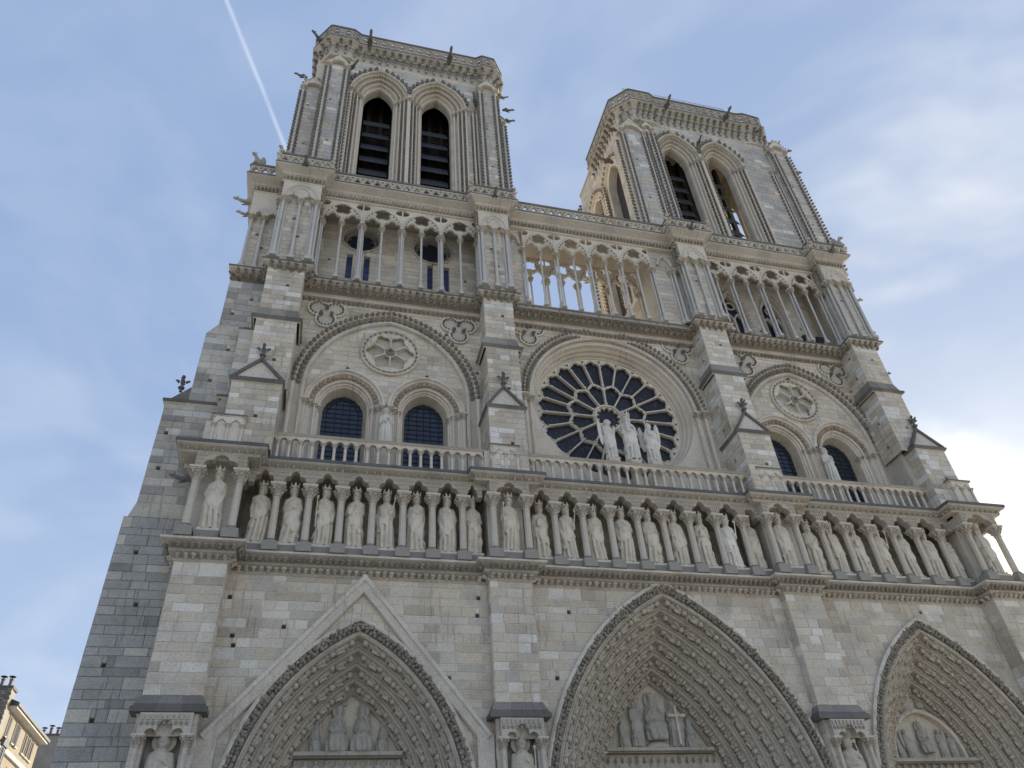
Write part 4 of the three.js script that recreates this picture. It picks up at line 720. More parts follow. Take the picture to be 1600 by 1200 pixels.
// blind trefoils in the spandrels
function trefoil(x, y, grp, R = 0.55, r = 0.495) {
  const outer = foilShape(3, R, r + 0.1, Math.PI * 1.5, 10, THREE.Shape), inner = foilShape(3, R, r, Math.PI * 1.5, 10); outer.holes.push(inner);
  const mb = new MB(); mb.geo(extrude(outer, 0.16), new THREE.Matrix4().makeTranslation(x, y, ZW - 0.03), T.base);
  mb.geo(new THREE.ShapeGeometry(foilShape(3, R, r + 0.02, Math.PI * 1.5, 10, THREE.Shape)), new THREE.Matrix4().makeTranslation(x, y, ZW + 0.035), T.grey);
  for (let k = 0; k < 3; k++) { const a = Math.PI * 1.5 + k * 2.0944; for (let j = -4; j <= 4; j++) { const t = a + j * 0.45; leafBlob(mb, x + R * Math.cos(a) + (r - 0.07) * Math.cos(t), y + R * Math.sin(a) + (r - 0.07) * Math.sin(t), ZW + 0.10, 0, 0.16, T.knob, 0); } const b = a + 1.047; leafBlob(mb, x + 0.33 * Math.cos(b), y + 0.33 * Math.sin(b), ZW + 0.15, 0, 0.38, T.knob, 0); }
  mb.build('blind_trefoil', stone, grp);
}
// stone wheel outlines: petals with lobed heads
function petal(r0, r1, a, half, m, r0b = r0) { // opening between two spokes, in polar form, ending in a trefoil head; r0, r0b: inner ends at the two sides
  const P = [], at = (r, t) => [r * Math.sin(t), r * Math.cos(t)], edge = (r) => half - m / r;
  for (let i = 0; i <= 6; i++) { const r = mix(r0, r0b, i / 6), t = a - edge(r) + 2 * edge(r) * i / 6; P.push(at(r, t)); }
  const h0 = edge(r1) * r1 * 0.93, rs = r1 - 0.86 * h0, e = edge(rs), h = e * rs, ky = (r1 - rs) / (1.28 * h);
  for (const [x, y] of trefoilHead(h, 5).reverse()) { const rad = rs + y * ky; P.push(at(rad, a + (x / rs) * (1 - 0.06 * y / h))); }
  return P;
}
const toPath = (P, C = THREE.Path) => new C(P.map((p) => new THREE.Vector2(p[0], p[1])));
const rw = group('rose_window', cath);
{
  const [cx, cy] = ROSE, z = -2.2, A = bigArch[1], N2 = 24, N1 = 12;
  const disc = new THREE.Shape(); disc.absarc(0, 0, 4.42, 0, Math.PI * 2); const panes = [];
  const a2 = Math.PI / N2, a1 = Math.PI / N1;
  for (let k = 0; k < N2; k++) { const ev = k % 2 === 0, P = petal(ev ? 2.26 : 2.58, 4.30, (k + 0.5) * 2 * a2, a2, 0.046, ev ? 2.58 : 2.26); disc.holes.push(toPath(P)); panes.push(P); }
  for (let k = 0; k < N1; k++) { const P = petal(0.96, 2.46, (k + 0.5) * 2 * a1, a1, 0.05); disc.holes.push(toPath(P)); panes.push(P); }
  const hub = foilShape(12, 0.60, 0.155, 0, 4); disc.holes.push(hub); panes.push(hub.getPoints().map((p) => [p.x, p.y]));
  // gaps between the heads of neighbouring petals
  for (let k = 0; k < N2; k++) { const t = k * 2 * a2, at = (r, d) => [r * Math.sin(t + d), r * Math.cos(t + d)]; const P = [at(4.14, 0), at(4.34, 0.030), at(4.34, -0.030)]; disc.holes.push(toPath(P)); panes.push(P); }
  const tr = new MB(); tr.geo(extrude(disc, 0.22, 40), new THREE.Matrix4().makeTranslation(cx, cy, z), [0.69, 0.62, 0.49]); tr.build('stone_tracery', stone, rw);
  panes.forEach((P) => { const g = new MB(); g.geo(new THREE.ShapeGeometry(toPath(P, THREE.Shape)), new THREE.Matrix4().makeTranslation(cx, cy, z + 0.06), [1, 1, 1]); g.build('pane', glassMat, rw); });
  // round spokes with little bases, rolls along the lobes and the hub
  const ring = (r, R2, w) => { const m = new MB(); m.geo(new THREE.TorusGeometry(r, w, 6, 56), new THREE.Matrix4().makeTranslation(cx, cy, z + 0.24), T.pale); m.build('hub_ring', stone, rw); };
  ring(0.85, 0, 0.075);
  const spoke = (r0, r1, n, w) => { for (let k = 0; k < n; k++) { const t = k * 2 * Math.PI / n, s = Math.sin(t), c = Math.cos(t), m = new MB(); tube(m, [cx + s * r0, cy + c * r0, z + 0.24], [cx + s * r1, cy + c * r1, z + 0.24], w, T.pale, 8); for (const r of [r0 + 0.06, r1 - 0.05]) m.geo(knobGeo, M4(cx + s * r, cy + c * r, z + 0.25, 0, V(0.095, 0.095, 0.08)), T.base); m.build('spoke', stone, rw); } };
  spoke(0.95, 2.05, N1, 0.052); spoke(2.34, 3.86, N2, 0.052);
  const rl = new MB(); panes.slice(0, N2 + N1).forEach((P) => { const Q = P.slice(7, -1).map((p) => [cx + p[0], cy + p[1], z + 0.23]); tubePath(rl, Q, 0.045, T.pale, 5); }); rl.build('tracery_roll', stone, rw);
  // surround: concentric rolls and hollows stepping out to the wall
  const sr = new MB(); archSweep(sr, A, [[0, ZW - 0.04], [0, ZW + 0.10], [0.10, ZW + 0.16], [0.22, ZW + 0.10], [0.26, ZW - 0.02], [0.50, ZW - 0.06], [0.54, ZW + 0.01], [0.62, ZW + 0.03], [0.70, ZW - 0.05], [0.70, ZW - 0.25], [0.86, ZW - 0.25]], { yb: 21.1, seg: 26, tones: [T.base, T.base, T.pale, T.base, T.carve, T.base, T.pale, T.base, T.grey, T.base], voussoir: 1 }); sr.build('arch_hood', stone, rw);
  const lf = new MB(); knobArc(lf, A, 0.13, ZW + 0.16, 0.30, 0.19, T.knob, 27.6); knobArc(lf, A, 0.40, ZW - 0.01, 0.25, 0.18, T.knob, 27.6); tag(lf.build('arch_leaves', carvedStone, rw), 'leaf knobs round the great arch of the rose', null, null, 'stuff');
  const rg = new MB(); ringSweep(rg, 0.0, 27.4, [[4.86, ZW - 0.24], [4.82, ZW - 0.34], [4.80, ZW - 0.50], [4.70, ZW - 0.48], [4.66, ZW - 0.58], [4.66, ZW - 0.74], [4.56, ZW - 0.72], [4.50, ZW - 0.84], [4.50, ZW - 0.98], [4.40, ZW - 0.96], [4.34, ZW - 1.06], [4.33, ZW - 1.25]], { seg: 72, tones: [T.base, T.pale, T.base, T.pale, T.base], voussoir: 3, jitter: 0.07 });
  const fill = new THREE.Shape([[-4.95, -6.2], [4.95, -6.2], [4.95, 0.05], [-4.95, 0.05]].map((p) => new THREE.Vector2(p[0], p[1]))), up = new THREE.Shape(); up.absarc(0, 0, 4.96, 0, Math.PI); up.lineTo(-4.96, -6.2); up.lineTo(4.96, -6.2); const hole = new THREE.Path(); hole.absarc(0, 0, 4.84, 0, Math.PI * 2, true); up.holes.push(hole);
  rg.geo(extrude(up, 0.08, 40), new THREE.Matrix4().makeTranslation(0, 27.4, ZW - 0.32), T.base); rg.build('round_surround', stone, rw);
  for (const s of [-1, 1]) for (const [d, q] of [[0.16, 0.0], [0.52, -0.16]]) put('jamb_shaft', columnGeo(6.4, 0.115, { cap: 0.5, base: 0.3, aba: 2.2 }), A.cx + s * (A.w - d - 0.02), 21.1, ZW + 0.08 + q, rw);
  for (const [x, y] of [[-4.85, 32.35], [4.95, 32.35]]) trefoil(x, y, rw);
  coreMB.box(-5.6, 5.6, 21, 33.4, -2.9, -2.45, T.grey);
}
// twin windows under one great arch, with a blind wheel between
function twinBay(A, rx, ry, cxs, grpLabel, tref) {
  const grp = group('twin_window_bay', cath), mb = new MB(); grp.userData.label = grpLabel;
  archSweep(mb, A, [[0, ZW - 0.04], [0, ZW + 0.12], [0.10, ZW + 0.18], [0.22, ZW + 0.12], [0.24, ZW - 0.02], [0.54, ZW - 0.08], [0.58, ZW - 0.01], [0.68, ZW + 0.01], [0.74, ZW - 0.08], [0.76, ZW - 0.20], [0.86, ZW - 0.20]], { yb: 21.1, seg: 22, tones: [T.base, T.base, T.pale, T.base, T.carve, T.base, T.pale, T.base, T.grey], voussoir: 1 }); mb.build('great_arch', stone, grp);
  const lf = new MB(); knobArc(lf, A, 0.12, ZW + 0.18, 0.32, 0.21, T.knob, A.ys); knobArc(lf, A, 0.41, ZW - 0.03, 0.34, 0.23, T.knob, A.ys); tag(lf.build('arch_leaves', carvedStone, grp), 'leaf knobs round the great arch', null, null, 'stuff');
  const wz = ZW - 0.2, wins = cxs.map((c) => arch(c, 25.8, 2.02, 2.25));
  ashlar({ map: onFront(wz), y0: 21.1, y1: A.apex(0.8), ch: 0.36, lmin: 0.5, lmax: 1.1, tone: l2Tone, mortar: T.base, spans: (y) => {
    const h = A.half(y, 0.8), a = A.cx - h, b = A.cx + h, cut = []; for (const w of wins) { const q = w.half(y, 0.04); cut.push([w.cx - q, w.cx + q]); }
    const rh = Math.sqrt(Math.max(0, 1.58 * 1.58 - (y - ry) * (y - ry))), L = []; let x = a; const all = [cut[0], [rx - rh, rx + rh], cut[1]];
    for (const [p, q] of all) { const pp = clamp(p, x, b); L.push([x, pp]); x = clamp(q, pp, b); } L.push([x, b]); return L;
  } });
  wins.forEach((w, wi) => {
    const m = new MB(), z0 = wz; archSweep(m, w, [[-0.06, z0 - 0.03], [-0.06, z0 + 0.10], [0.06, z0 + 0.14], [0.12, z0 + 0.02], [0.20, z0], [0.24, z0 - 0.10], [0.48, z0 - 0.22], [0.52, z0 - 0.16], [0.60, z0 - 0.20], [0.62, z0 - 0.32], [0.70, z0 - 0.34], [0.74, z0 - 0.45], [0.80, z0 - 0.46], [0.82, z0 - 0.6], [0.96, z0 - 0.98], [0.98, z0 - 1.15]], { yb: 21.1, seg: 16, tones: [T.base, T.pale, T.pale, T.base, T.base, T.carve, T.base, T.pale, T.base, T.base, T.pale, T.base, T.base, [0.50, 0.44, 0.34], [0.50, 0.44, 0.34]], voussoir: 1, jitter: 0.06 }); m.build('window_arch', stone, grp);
    const kn = new MB(); knobArc(kn, w, 0.36, z0 - 0.10, 0.27, 0.19, [0.42, 0.33, 0.25], 25.8); tag(kn.build('window_leaves', carvedStone, grp), 'zigzag of carved leaves in the window arch', null, null, 'stuff');
    // jamb shafts with capitals on both sides
    for (const s of [-1, 1]) for (let k = 0; k < 4; k++) { if (s * (wi ? 1 : -1) < 0 && k > 2) continue; put('jamb_shaft', columnGeo(4.75, 0.105, { cap: 0.42, base: 0.25, aba: 1.9, tone: jit(T.base, 0.03), leaves: 6, seg: 8 }), w.cx + s * (w.w - 0.03 - k * 0.23), 21.1, z0 + 0.05 - k * 0.19, grp); }
    // glazing: dark glass behind a grid of iron bars
    const gw = arch(w.cx, 25.8, 1.08, 1.25), P = []; for (let k = 0; k <= 12; k++) { const y = gw.ys + (gw.apex() - gw.ys) * k / 12; P.push([gw.cx - gw.half(y), y]); } for (let k = 11; k >= 0; k--) { const y = gw.ys + (gw.apex() - gw.ys) * k / 12; P.push([gw.cx + gw.half(y), y]); }
    const sh = toPath([[gw.cx - gw.w, 21.1], ...P, [gw.cx + gw.w, 21.1]], THREE.Shape), gl = new MB(); gl.geo(new THREE.ShapeGeometry(sh), new THREE.Matrix4().makeTranslation(0, 0, z0 - 1.05), [1, 1, 1]); gl.build('window_glass', paneMat, grp);
    const br = new MB(); for (const x of [-0.82, -0.36, 0, 0.36, 0.82]) { const top = gw.ys + Math.sqrt(Math.max(0, Math.pow(gw.r, 2) - Math.pow(Math.abs(x) + gw.c, 2))); tube(br, [gw.cx + x, 21.2, z0 - 1.01], [gw.cx + x, top, z0 - 1.01], 0.016, [1, 1, 1], 4); }
    for (let y = 21.4; y < gw.apex(); y += 0.30) { const h = gw.half(y); tube(br, [gw.cx - h, y, z0 - 1.01], [gw.cx + h, y, z0 - 1.01], 0.020, [1, 1, 1], 4); } const in2 = arch(gw.cx, 25.8, 0.82, 1.0); const Q = []; for (let k = 0; k <= 10; k++) { const q = in2.at(-1, in2.len() * k / 10); Q.push([q.x, q.y, z0 - 1.0]); } for (let k = 10; k >= 0; k--) { const q = in2.at(1, in2.len() * k / 10); Q.push([q.x, q.y, z0 - 1.0]); } tubePath(br, Q, 0.016, [1, 1, 1], 4);
    br.build('window_bars', ironMat, grp);
    coreMB.box(w.cx - 2.1, w.cx + 2.1, 21, 29, z0 - 1.6, z0 - 1.2, T.grey);
  });
  // blind wheel
  const wl = new MB(), z = wz - 0.02, disc = new THREE.Shape(); disc.absarc(0, 0, 1.40, 0, Math.PI * 2); for (let k = 0; k < 6; k++) disc.holes.push(toPath(petal(0.34, 1.34, (k + 0.5) * Math.PI / 3, Math.PI / 6, 0.05))); const hb = new THREE.Path(); hb.absarc(0, 0, 0.14, 0, Math.PI * 2, true); disc.holes.push(hb);
  wl.geo(extrude(disc, 0.14, 24), new THREE.Matrix4().makeTranslation(rx, ry, z), T.base); wl.geo(new THREE.CircleGeometry(1.5, 40), new THREE.Matrix4().makeTranslation(rx, ry, z - 0.14), T.grey);
  ringSweep(wl, rx, ry, [[1.64, z - 0.0], [1.64, z + 0.16], [1.56, z + 0.22], [1.48, z + 0.10], [1.40, z + 0.06], [1.38, z - 0.14]], { seg: 40, tones: T.base });
  for (let k = 0; k < 6; k++) { const t = k * Math.PI / 3, s = Math.sin(t), c = Math.cos(t); tube(wl, [rx + s * 0.3, ry + c * 0.3, z + 0.16], [rx + s * 1.0, ry + c * 1.0, z + 0.16], 0.055, T.pale, 7); leafBlob(wl, rx + s * 1.05, ry + c * 1.05, z + 0.16, 0, 0.2, T.base, 0); }
  for (let k = 0; k < 30; k++) { const t = k * Math.PI / 15; leafBlob(wl, rx + 1.47 * Math.sin(t), ry + 1.47 * Math.cos(t), z + 0.15, 0, 0.16, T.carveDark, 0); } wl.geo(new THREE.TorusGeometry(0.2, 0.07, 6, 16), new THREE.Matrix4().makeTranslation(rx, ry, z + 0.18), T.carveDark);
  wl.box(rx - 0.7, rx + 0.7, 27.2, 28.6, wz - 0.3, wz - 0.03, T.base); wl.build('blind_wheel', stone, grp);
  for (const [x, y] of tref) trefoil(x, y, grp);
  coreMB.box(A.cx - A.w, A.cx + A.w, 28.2, 33.3, wz - 0.75, wz - 0.45, T.grey);
  return { grp, wins };
}
const tbL = twinBay(bigArch[0], -12.96, 29.6, [-15.18, -10.88], 'bay of twin arched windows left of the rose', [[-16.62, 31.9], [-9.1, 31.85]]);
const tbR = twinBay(bigArch[2], 12.4, 29.45, [10.55, 14.7], 'bay of twin arched windows right of the rose', [[9.45, 31.95], [16.05, 32.0]]);

// buttresses of the second stage: gabled foot, offset, shaft
const B2 = [[-20.45, -18.2, 1.1, -20.0, -17.98, 0.75], [-8.05, -6.15, 0.95, -7.87, -6.05, 0.6], [6.1, 8.05, 0.95, 6.0, 7.9, 0.6], [17.5, 19.55, 1.1, 16.95, 18.85, 0.75]];
const bTone = wallTone(0.24, T.base, T.warm, [0.79, 0.755, 0.67]);
B2.forEach(([a, b, z, a2, b2, z2], i) => {
  const grp = group('upper_buttress', cath), ap = 26.5, c = (a + b) / 2, zs = z2 - 0.02;
  const sides = (x0, x1, y0, y1, zf, zb = ZW) => { ashlar({ map: onFront(zf), y0, y1, ch: 0.33, lmin: 0.45, lmax: 0.95, tone: bTone, mortar: T.base, spans: rect(x0, x1), holes: [[(x0 + x1) / 2 + 0.2, y0 + 1.9]] }); ashlar({ map: onLeft(x0), y0, y1, ch: 0.33, lmin: 0.45, lmax: 0.95, tone: bTone, mortar: T.base, spans: rect(zb, zf), holes: [[zb + 0.8, y0 + 0.9], [zb + 0.9, y0 + 2.6]] }); ashlar({ map: onRight(x1), y0, y1, ch: 0.33, lmin: 0.45, lmax: 0.95, tone: bTone, mortar: T.base, spans: rect(-zf, -zb) }); };
  sides(a, b, 21.1, 24.95, z); sides(a2, b2, 24.9, 29.35, zs); sides(a2 + 0.03, b2 - 0.03, 30.25, 33.45, zs - 0.14);
  // gable with dark coping
  const gb = new MB(), e = 0.14, T0 = T.base;
  gb.quad([a, 24.95, z - 0.01], [b, 24.95, z - 0.01], [c + 0.02, ap - 0.12, z - 0.28], [c - 0.02, ap - 0.12, z - 0.28], T0);
  run(gb, [[a, ZW], [a, z], [b, z], [b, ZW]], [[0, 24.78], [0.05, 24.82], [e, 24.93], [e, 25.03], [0.02, 25.10], [-0.04, 25.12]], [T.base, shade(T.crust, 1.3), T.crust, T.crust, shade(T.crust, 1.2)], 0.8, 0.15);
  for (const s of [-1, 1]) { const x0 = s < 0 ? a - 0.06 : b + 0.06, P = (t, o, zz) => [mix(x0, c, t), mix(25.02, ap, t) + o, mix(z + 0.10, z - 0.18, t) + zz], A4 = [P(0, -0.10, 0.02), P(1, -0.10, 0.02), P(1, 0.10, 0), P(0, 0.10, 0)]; if (s < 0) gb.quad(...A4, T.crust); else gb.quad(A4[1], A4[0], A4[3], A4[2], T.crust); const B4 = [P(0, 0.10, 0), P(1, 0.10, 0), P(1, 0.06, -1.2), P(0, 0.06, -2.0)]; if (s < 0) gb.quad(...B4, T.crust); else gb.quad(B4[1], B4[0], B4[3], B4[2], T.crust); const C4 = [P(0, -0.1, 0.02), P(1, -0.1, 0.02), P(1, -0.16, -0.3), P(0, -0.16, -0.3)]; gb.quad(C4[0], C4[3], C4[2], C4[1], shade(T.crust, 1.2)); }
  gb.build('buttress_gable', stone, grp); put('finial', finialGeo, c, ap - 0.05, z - 0.18, grp, carvedStone);
  // weathered offset
  const of = new MB(); run(of, [[a2, ZW], [a2, zs - 0.14], [b2, zs - 0.14], [b2, ZW]], [[0.12, 29.30], [0.17, 29.34], [0.27, 29.42], [0.27, 29.54], [0.14, 29.62], [0.12, 29.66], [-0.03, 30.28]], [T.warm, shade(T.crust, 1.4), T.crust, T.crust, T.crust, shade(T.dark, 0.8)], 0.6, 0.18); of.build('weathered_offset', stone, grp);
  coreMB.box(a2 + 0.2, b2 - 0.2, 21, 33, ZW - 1, zs - 0.5, T.grey); coreMB.box(a + 0.2, b - 0.2, 21, 24.8, ZW - 1, z - 0.5, T.grey);
});
// ------------------------------------------------------------ stepped buttress on the flank, seen past the corner
{
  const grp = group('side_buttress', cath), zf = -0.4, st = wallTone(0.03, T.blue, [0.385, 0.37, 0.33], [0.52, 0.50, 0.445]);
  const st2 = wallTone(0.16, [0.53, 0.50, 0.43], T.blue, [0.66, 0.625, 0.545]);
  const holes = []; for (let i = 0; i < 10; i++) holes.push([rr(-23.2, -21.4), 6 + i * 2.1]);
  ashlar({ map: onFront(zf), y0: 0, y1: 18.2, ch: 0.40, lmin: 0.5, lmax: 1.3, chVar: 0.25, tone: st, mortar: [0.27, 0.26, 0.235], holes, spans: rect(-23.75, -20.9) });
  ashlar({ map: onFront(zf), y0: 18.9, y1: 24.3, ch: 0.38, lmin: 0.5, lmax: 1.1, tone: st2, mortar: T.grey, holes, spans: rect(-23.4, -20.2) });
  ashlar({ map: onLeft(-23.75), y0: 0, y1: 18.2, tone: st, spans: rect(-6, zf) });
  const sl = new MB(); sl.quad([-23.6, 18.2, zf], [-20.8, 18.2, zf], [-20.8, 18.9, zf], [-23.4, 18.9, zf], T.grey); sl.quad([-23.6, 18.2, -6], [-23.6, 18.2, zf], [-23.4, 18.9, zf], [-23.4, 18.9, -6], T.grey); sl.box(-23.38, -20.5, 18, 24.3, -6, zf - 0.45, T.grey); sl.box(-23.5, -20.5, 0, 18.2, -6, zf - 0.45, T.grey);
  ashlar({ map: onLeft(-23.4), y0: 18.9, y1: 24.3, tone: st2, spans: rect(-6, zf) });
  // slate-like stone roof with finial
  run(sl, [[-23.4, -6], [-23.4, zf], [-20.6, zf]], [[0, 24.2], [0.1, 24.28], [0.13, 24.38], [0.13, 24.46], [-0.06, 24.55]], [T.base, T.crust, T.crust, T.crust], 0.9, 0.12);
  for (let k = 0; k < 5; k++) { const y0 = 24.5 + k * 0.2, x0 = -23.36 + k * 0.20; sl.quad([x0, y0, zf - 0.1], [x0 + 0.2, y0 + 0.2, zf - 0.1], [x0 + 0.2, y0 + 0.2, -6], [x0, y0, -6], shade(T.crust, rr(1.0, 1.5))); sl.quad([x0, y0, zf - 0.1], [-22.3, y0, zf - 0.1], [-22.3, y0 + 0.2, zf - 0.1], [x0 + 0.2, y0 + 0.2, zf - 0.1], shade(T.crust, rr(1.1, 1.5))); }
  put('finial', finialGeo, -22.95, 25.2, -0.7, grp, carvedStone);
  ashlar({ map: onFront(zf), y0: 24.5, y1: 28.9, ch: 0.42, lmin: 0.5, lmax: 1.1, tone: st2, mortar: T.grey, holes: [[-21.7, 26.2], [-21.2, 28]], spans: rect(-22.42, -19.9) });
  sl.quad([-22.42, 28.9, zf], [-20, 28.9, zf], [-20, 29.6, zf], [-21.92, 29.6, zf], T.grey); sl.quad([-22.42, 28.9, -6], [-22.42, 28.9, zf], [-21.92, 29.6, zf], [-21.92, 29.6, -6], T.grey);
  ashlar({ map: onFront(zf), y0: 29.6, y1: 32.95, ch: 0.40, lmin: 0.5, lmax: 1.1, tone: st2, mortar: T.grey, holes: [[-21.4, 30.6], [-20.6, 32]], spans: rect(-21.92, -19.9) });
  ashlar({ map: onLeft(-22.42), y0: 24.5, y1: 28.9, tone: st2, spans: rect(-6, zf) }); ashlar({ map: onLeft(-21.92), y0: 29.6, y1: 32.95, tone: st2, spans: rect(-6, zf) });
  sl.box(-22.3, -19.8, 24.3, 28.8, -6, zf - 0.45, T.grey); sl.box(-21.8, -19.8, 28, 33, -6, zf - 0.45, T.grey);
  // short middle strip between the flank and the corner buttress, with its own offsets
  run(sl, [[-21.0, -0.3], [-21.0, 0.25], [-20.0, 0.25]], [[0, 24.3], [0.1, 24.36], [0.12, 24.5], [-0.05, 24.6]], [T.base, T.crust, T.crust], 1, 0.1); ashlar({ map: onFront(0.2), y0: 21, y1: 24.3, ch: 0.42, tone: st2, spans: rect(-20.95, -20.3) }); ashlar({ map: onFront(0.15), y0: 24.6, y1: 28.9, ch: 0.42, tone: st2, spans: rect(-20.75, -19.9) }); run(sl, [[-20.75, -0.3], [-20.75, 0.15], [-19.9, 0.15]], [[0, 28.8], [0.08, 28.88], [0.08, 28.98], [-0.3, 29.4]], [T.base, T.crust, T.crust], 1, 0.1);
  sl.build('flank_masonry', stone, grp);
}

// ------------------------------------------------------------ great gallery: cornice, colonnade, pierced balustrade
const gal = group('great_gallery', cath);
const PZ = 0.8; // front of the gallery piers
const G = [[-20.0, -17.75], [-8.0, -6.05], [5.9, 7.9], [17.05, 19.0]];
const planC = [[-21.7, -6], [-21.7, -0.25], [-19.95, -0.25], [-19.95, 0.62], [-17.9, 0.62], [-17.9, -0.35], [-7.9, -0.35], [-7.9, 0.5], [-6.0, 0.5], [-6.0, -0.35], [5.95, -0.35], [5.95, 0.5], [7.95, 0.5], [7.95, -0.35], [16.95, -0.35], [16.95, 0.62], [18.9, 0.62], [18.9, -6]];
{
  const mb = new MB();
  run(mb, planC, [[-0.68, 32.48], [-0.60, 32.52], [-0.56, 32.60], [-0.56, 32.86], [-0.44, 32.95], [-0.40, 33.02], [-0.38, 33.16], [-0.10, 33.34], [0.14, 33.44], [0.30, 33.54], [0.36, 33.58], [0.38, 33.70], [0.10, 33.82], [-1.4, 33.84]], [T.base, T.base, T.carve, T.carve, T.base, T.carve, T.carveDark, T.carve, T.carve, T.base, T.crust, T.crust, T.dark], 0.9); mb.build('gallery_cornice', stone, gal);
  const lf = new MB(); leafRow(lf, planC, 0.16, 33.40, 0.42, 0.34, T.knob, 0.1, 0.4); leafRow(lf, planC, -0.06, 33.26, 0.42, 0.30, T.carveDark, 0.1, 0.2); leafRow(lf, planC, -0.50, 32.76, 0.27, 0.30, T.carveDark, 0.1, 0); tag(lf.build('cornice_leaves', carvedStone, gal), 'two rows of carved leaves under the great gallery', null, null, 'stuff');
}
// back walls of the outer bays
const zBack = -1.75, gTone = wallTone(0.03, T.grey, T.base);
const rosL = [[-15.07, 39.5, 1.18], [-10.5, 39.45, 1.28]], slits = [-15.68, -14.62, -10.66, -9.62];
const lw = { map: onFront(zBack), ch: 0.36, lmin: 0.5, lmax: 1.1, tone: gTone, mortar: T.grey, holes: [[-16.9, 37.2], [-16.4, 35.2], [-12.4, 36], [-12.7, 34.7], [-8.4, 36.8]] };
ashlar({ ...lw, y0: 33.8, y1: 35.72, spans: rect(-17.9, -7.2) });
ashlar({ ...lw, y0: 35.72, y1: 37.96, spans: () => { const L = []; let x = -17.9; for (const s of slits) { L.push([x, s - 0.2]); x = s + 0.2; } L.push([x, -7.2]); return L; } });
ashlar({ ...lw, y0: 37.96, y1: 40.9, spans: (y) => { const L = []; let x = -17.9; for (const [rx, ry, r] of rosL) { const h = Math.sqrt(Math.max(0, (r - 0.05) ** 2 - (y - ry) ** 2)); L.push([x, rx - h]); x = rx + h; } L.push([x, -7.2]); return L; } });
rosL.forEach(([x, y, r]) => { const mb = new MB(); ringSweep(mb, x, y, [[r + 0.1, zBack - 0.02], [r + 0.1, zBack + 0.07], [r, zBack + 0.08], [r - 0.06, zBack - 0.02], [r - 0.10, zBack - 0.4]], { seg: 36, tones: T.grey }); ringSweep(mb, x, y, [[r - 0.2, zBack - 0.25], [r - 0.26, zBack - 0.18], [r - 0.33, zBack - 0.4]], { seg: 30, tones: T.dark }); const sh = new THREE.Shape(); sh.absarc(0, 0, r, 0, 7); sh.holes.push(foilShape(8, (r - 0.3) * 0.72, (r - 0.3) * 0.30, 0, 5)); mb.geo(extrude(sh, 0.1, 20), new THREE.Matrix4().makeTranslation(x, y, zBack - 0.42), T.dark); for (let k = 0; k < 22; k++) { const t = k * Math.PI / 11; leafBlob(mb, x + (r + 0.02) * Math.sin(t), y + (r + 0.02) * Math.cos(t), zBack + 0.07, 0, 0.14, T.dark, 0); } mb.build('wall_rosette', stone, gal); const g = new MB(); g.geo(new THREE.CircleGeometry(r - 0.2, 24), new THREE.Matrix4().makeTranslation(x, y, zBack - 0.46), [1, 1, 1]); g.build('rosette_glass', paneMat, gal); });
slits.forEach((x) => { const mb = new MB(); for (const s of [-1, 1]) mb.box(x + s * 0.2 - 0.02, x + s * 0.2 + 0.02, 35.7, 37.97, zBack - 0.35, zBack - 0.02, T.grey); mb.box(x - 0.2, x + 0.2, 37.95, 38.0, zBack - 0.35, zBack - 0.02, T.grey); mb.box(x - 0.2, x + 0.2, 35.66, 35.72, zBack - 0.35, zBack + 0.02, T.base); mb.build('slit_frame', stone, gal); const g = new MB(); g.box(x - 0.19, x + 0.19, 35.7, 37.96, zBack - 0.3, zBack - 0.26, [1, 1, 1]); g.build('slit_glass', new THREE.MeshStandardMaterial({ color: new THREE.Color(0.035, 0.05, 0.13), roughness: 0.25 }), gal); const b = new MB(); for (const y of [36.2, 36.75, 37.3]) tube(b, [x - 0.19, y, zBack - 0.25], [x + 0.19, y, zBack - 0.25], 0.012, [1, 1, 1], 4); b.build('slit_bar', ironMat, gal); });
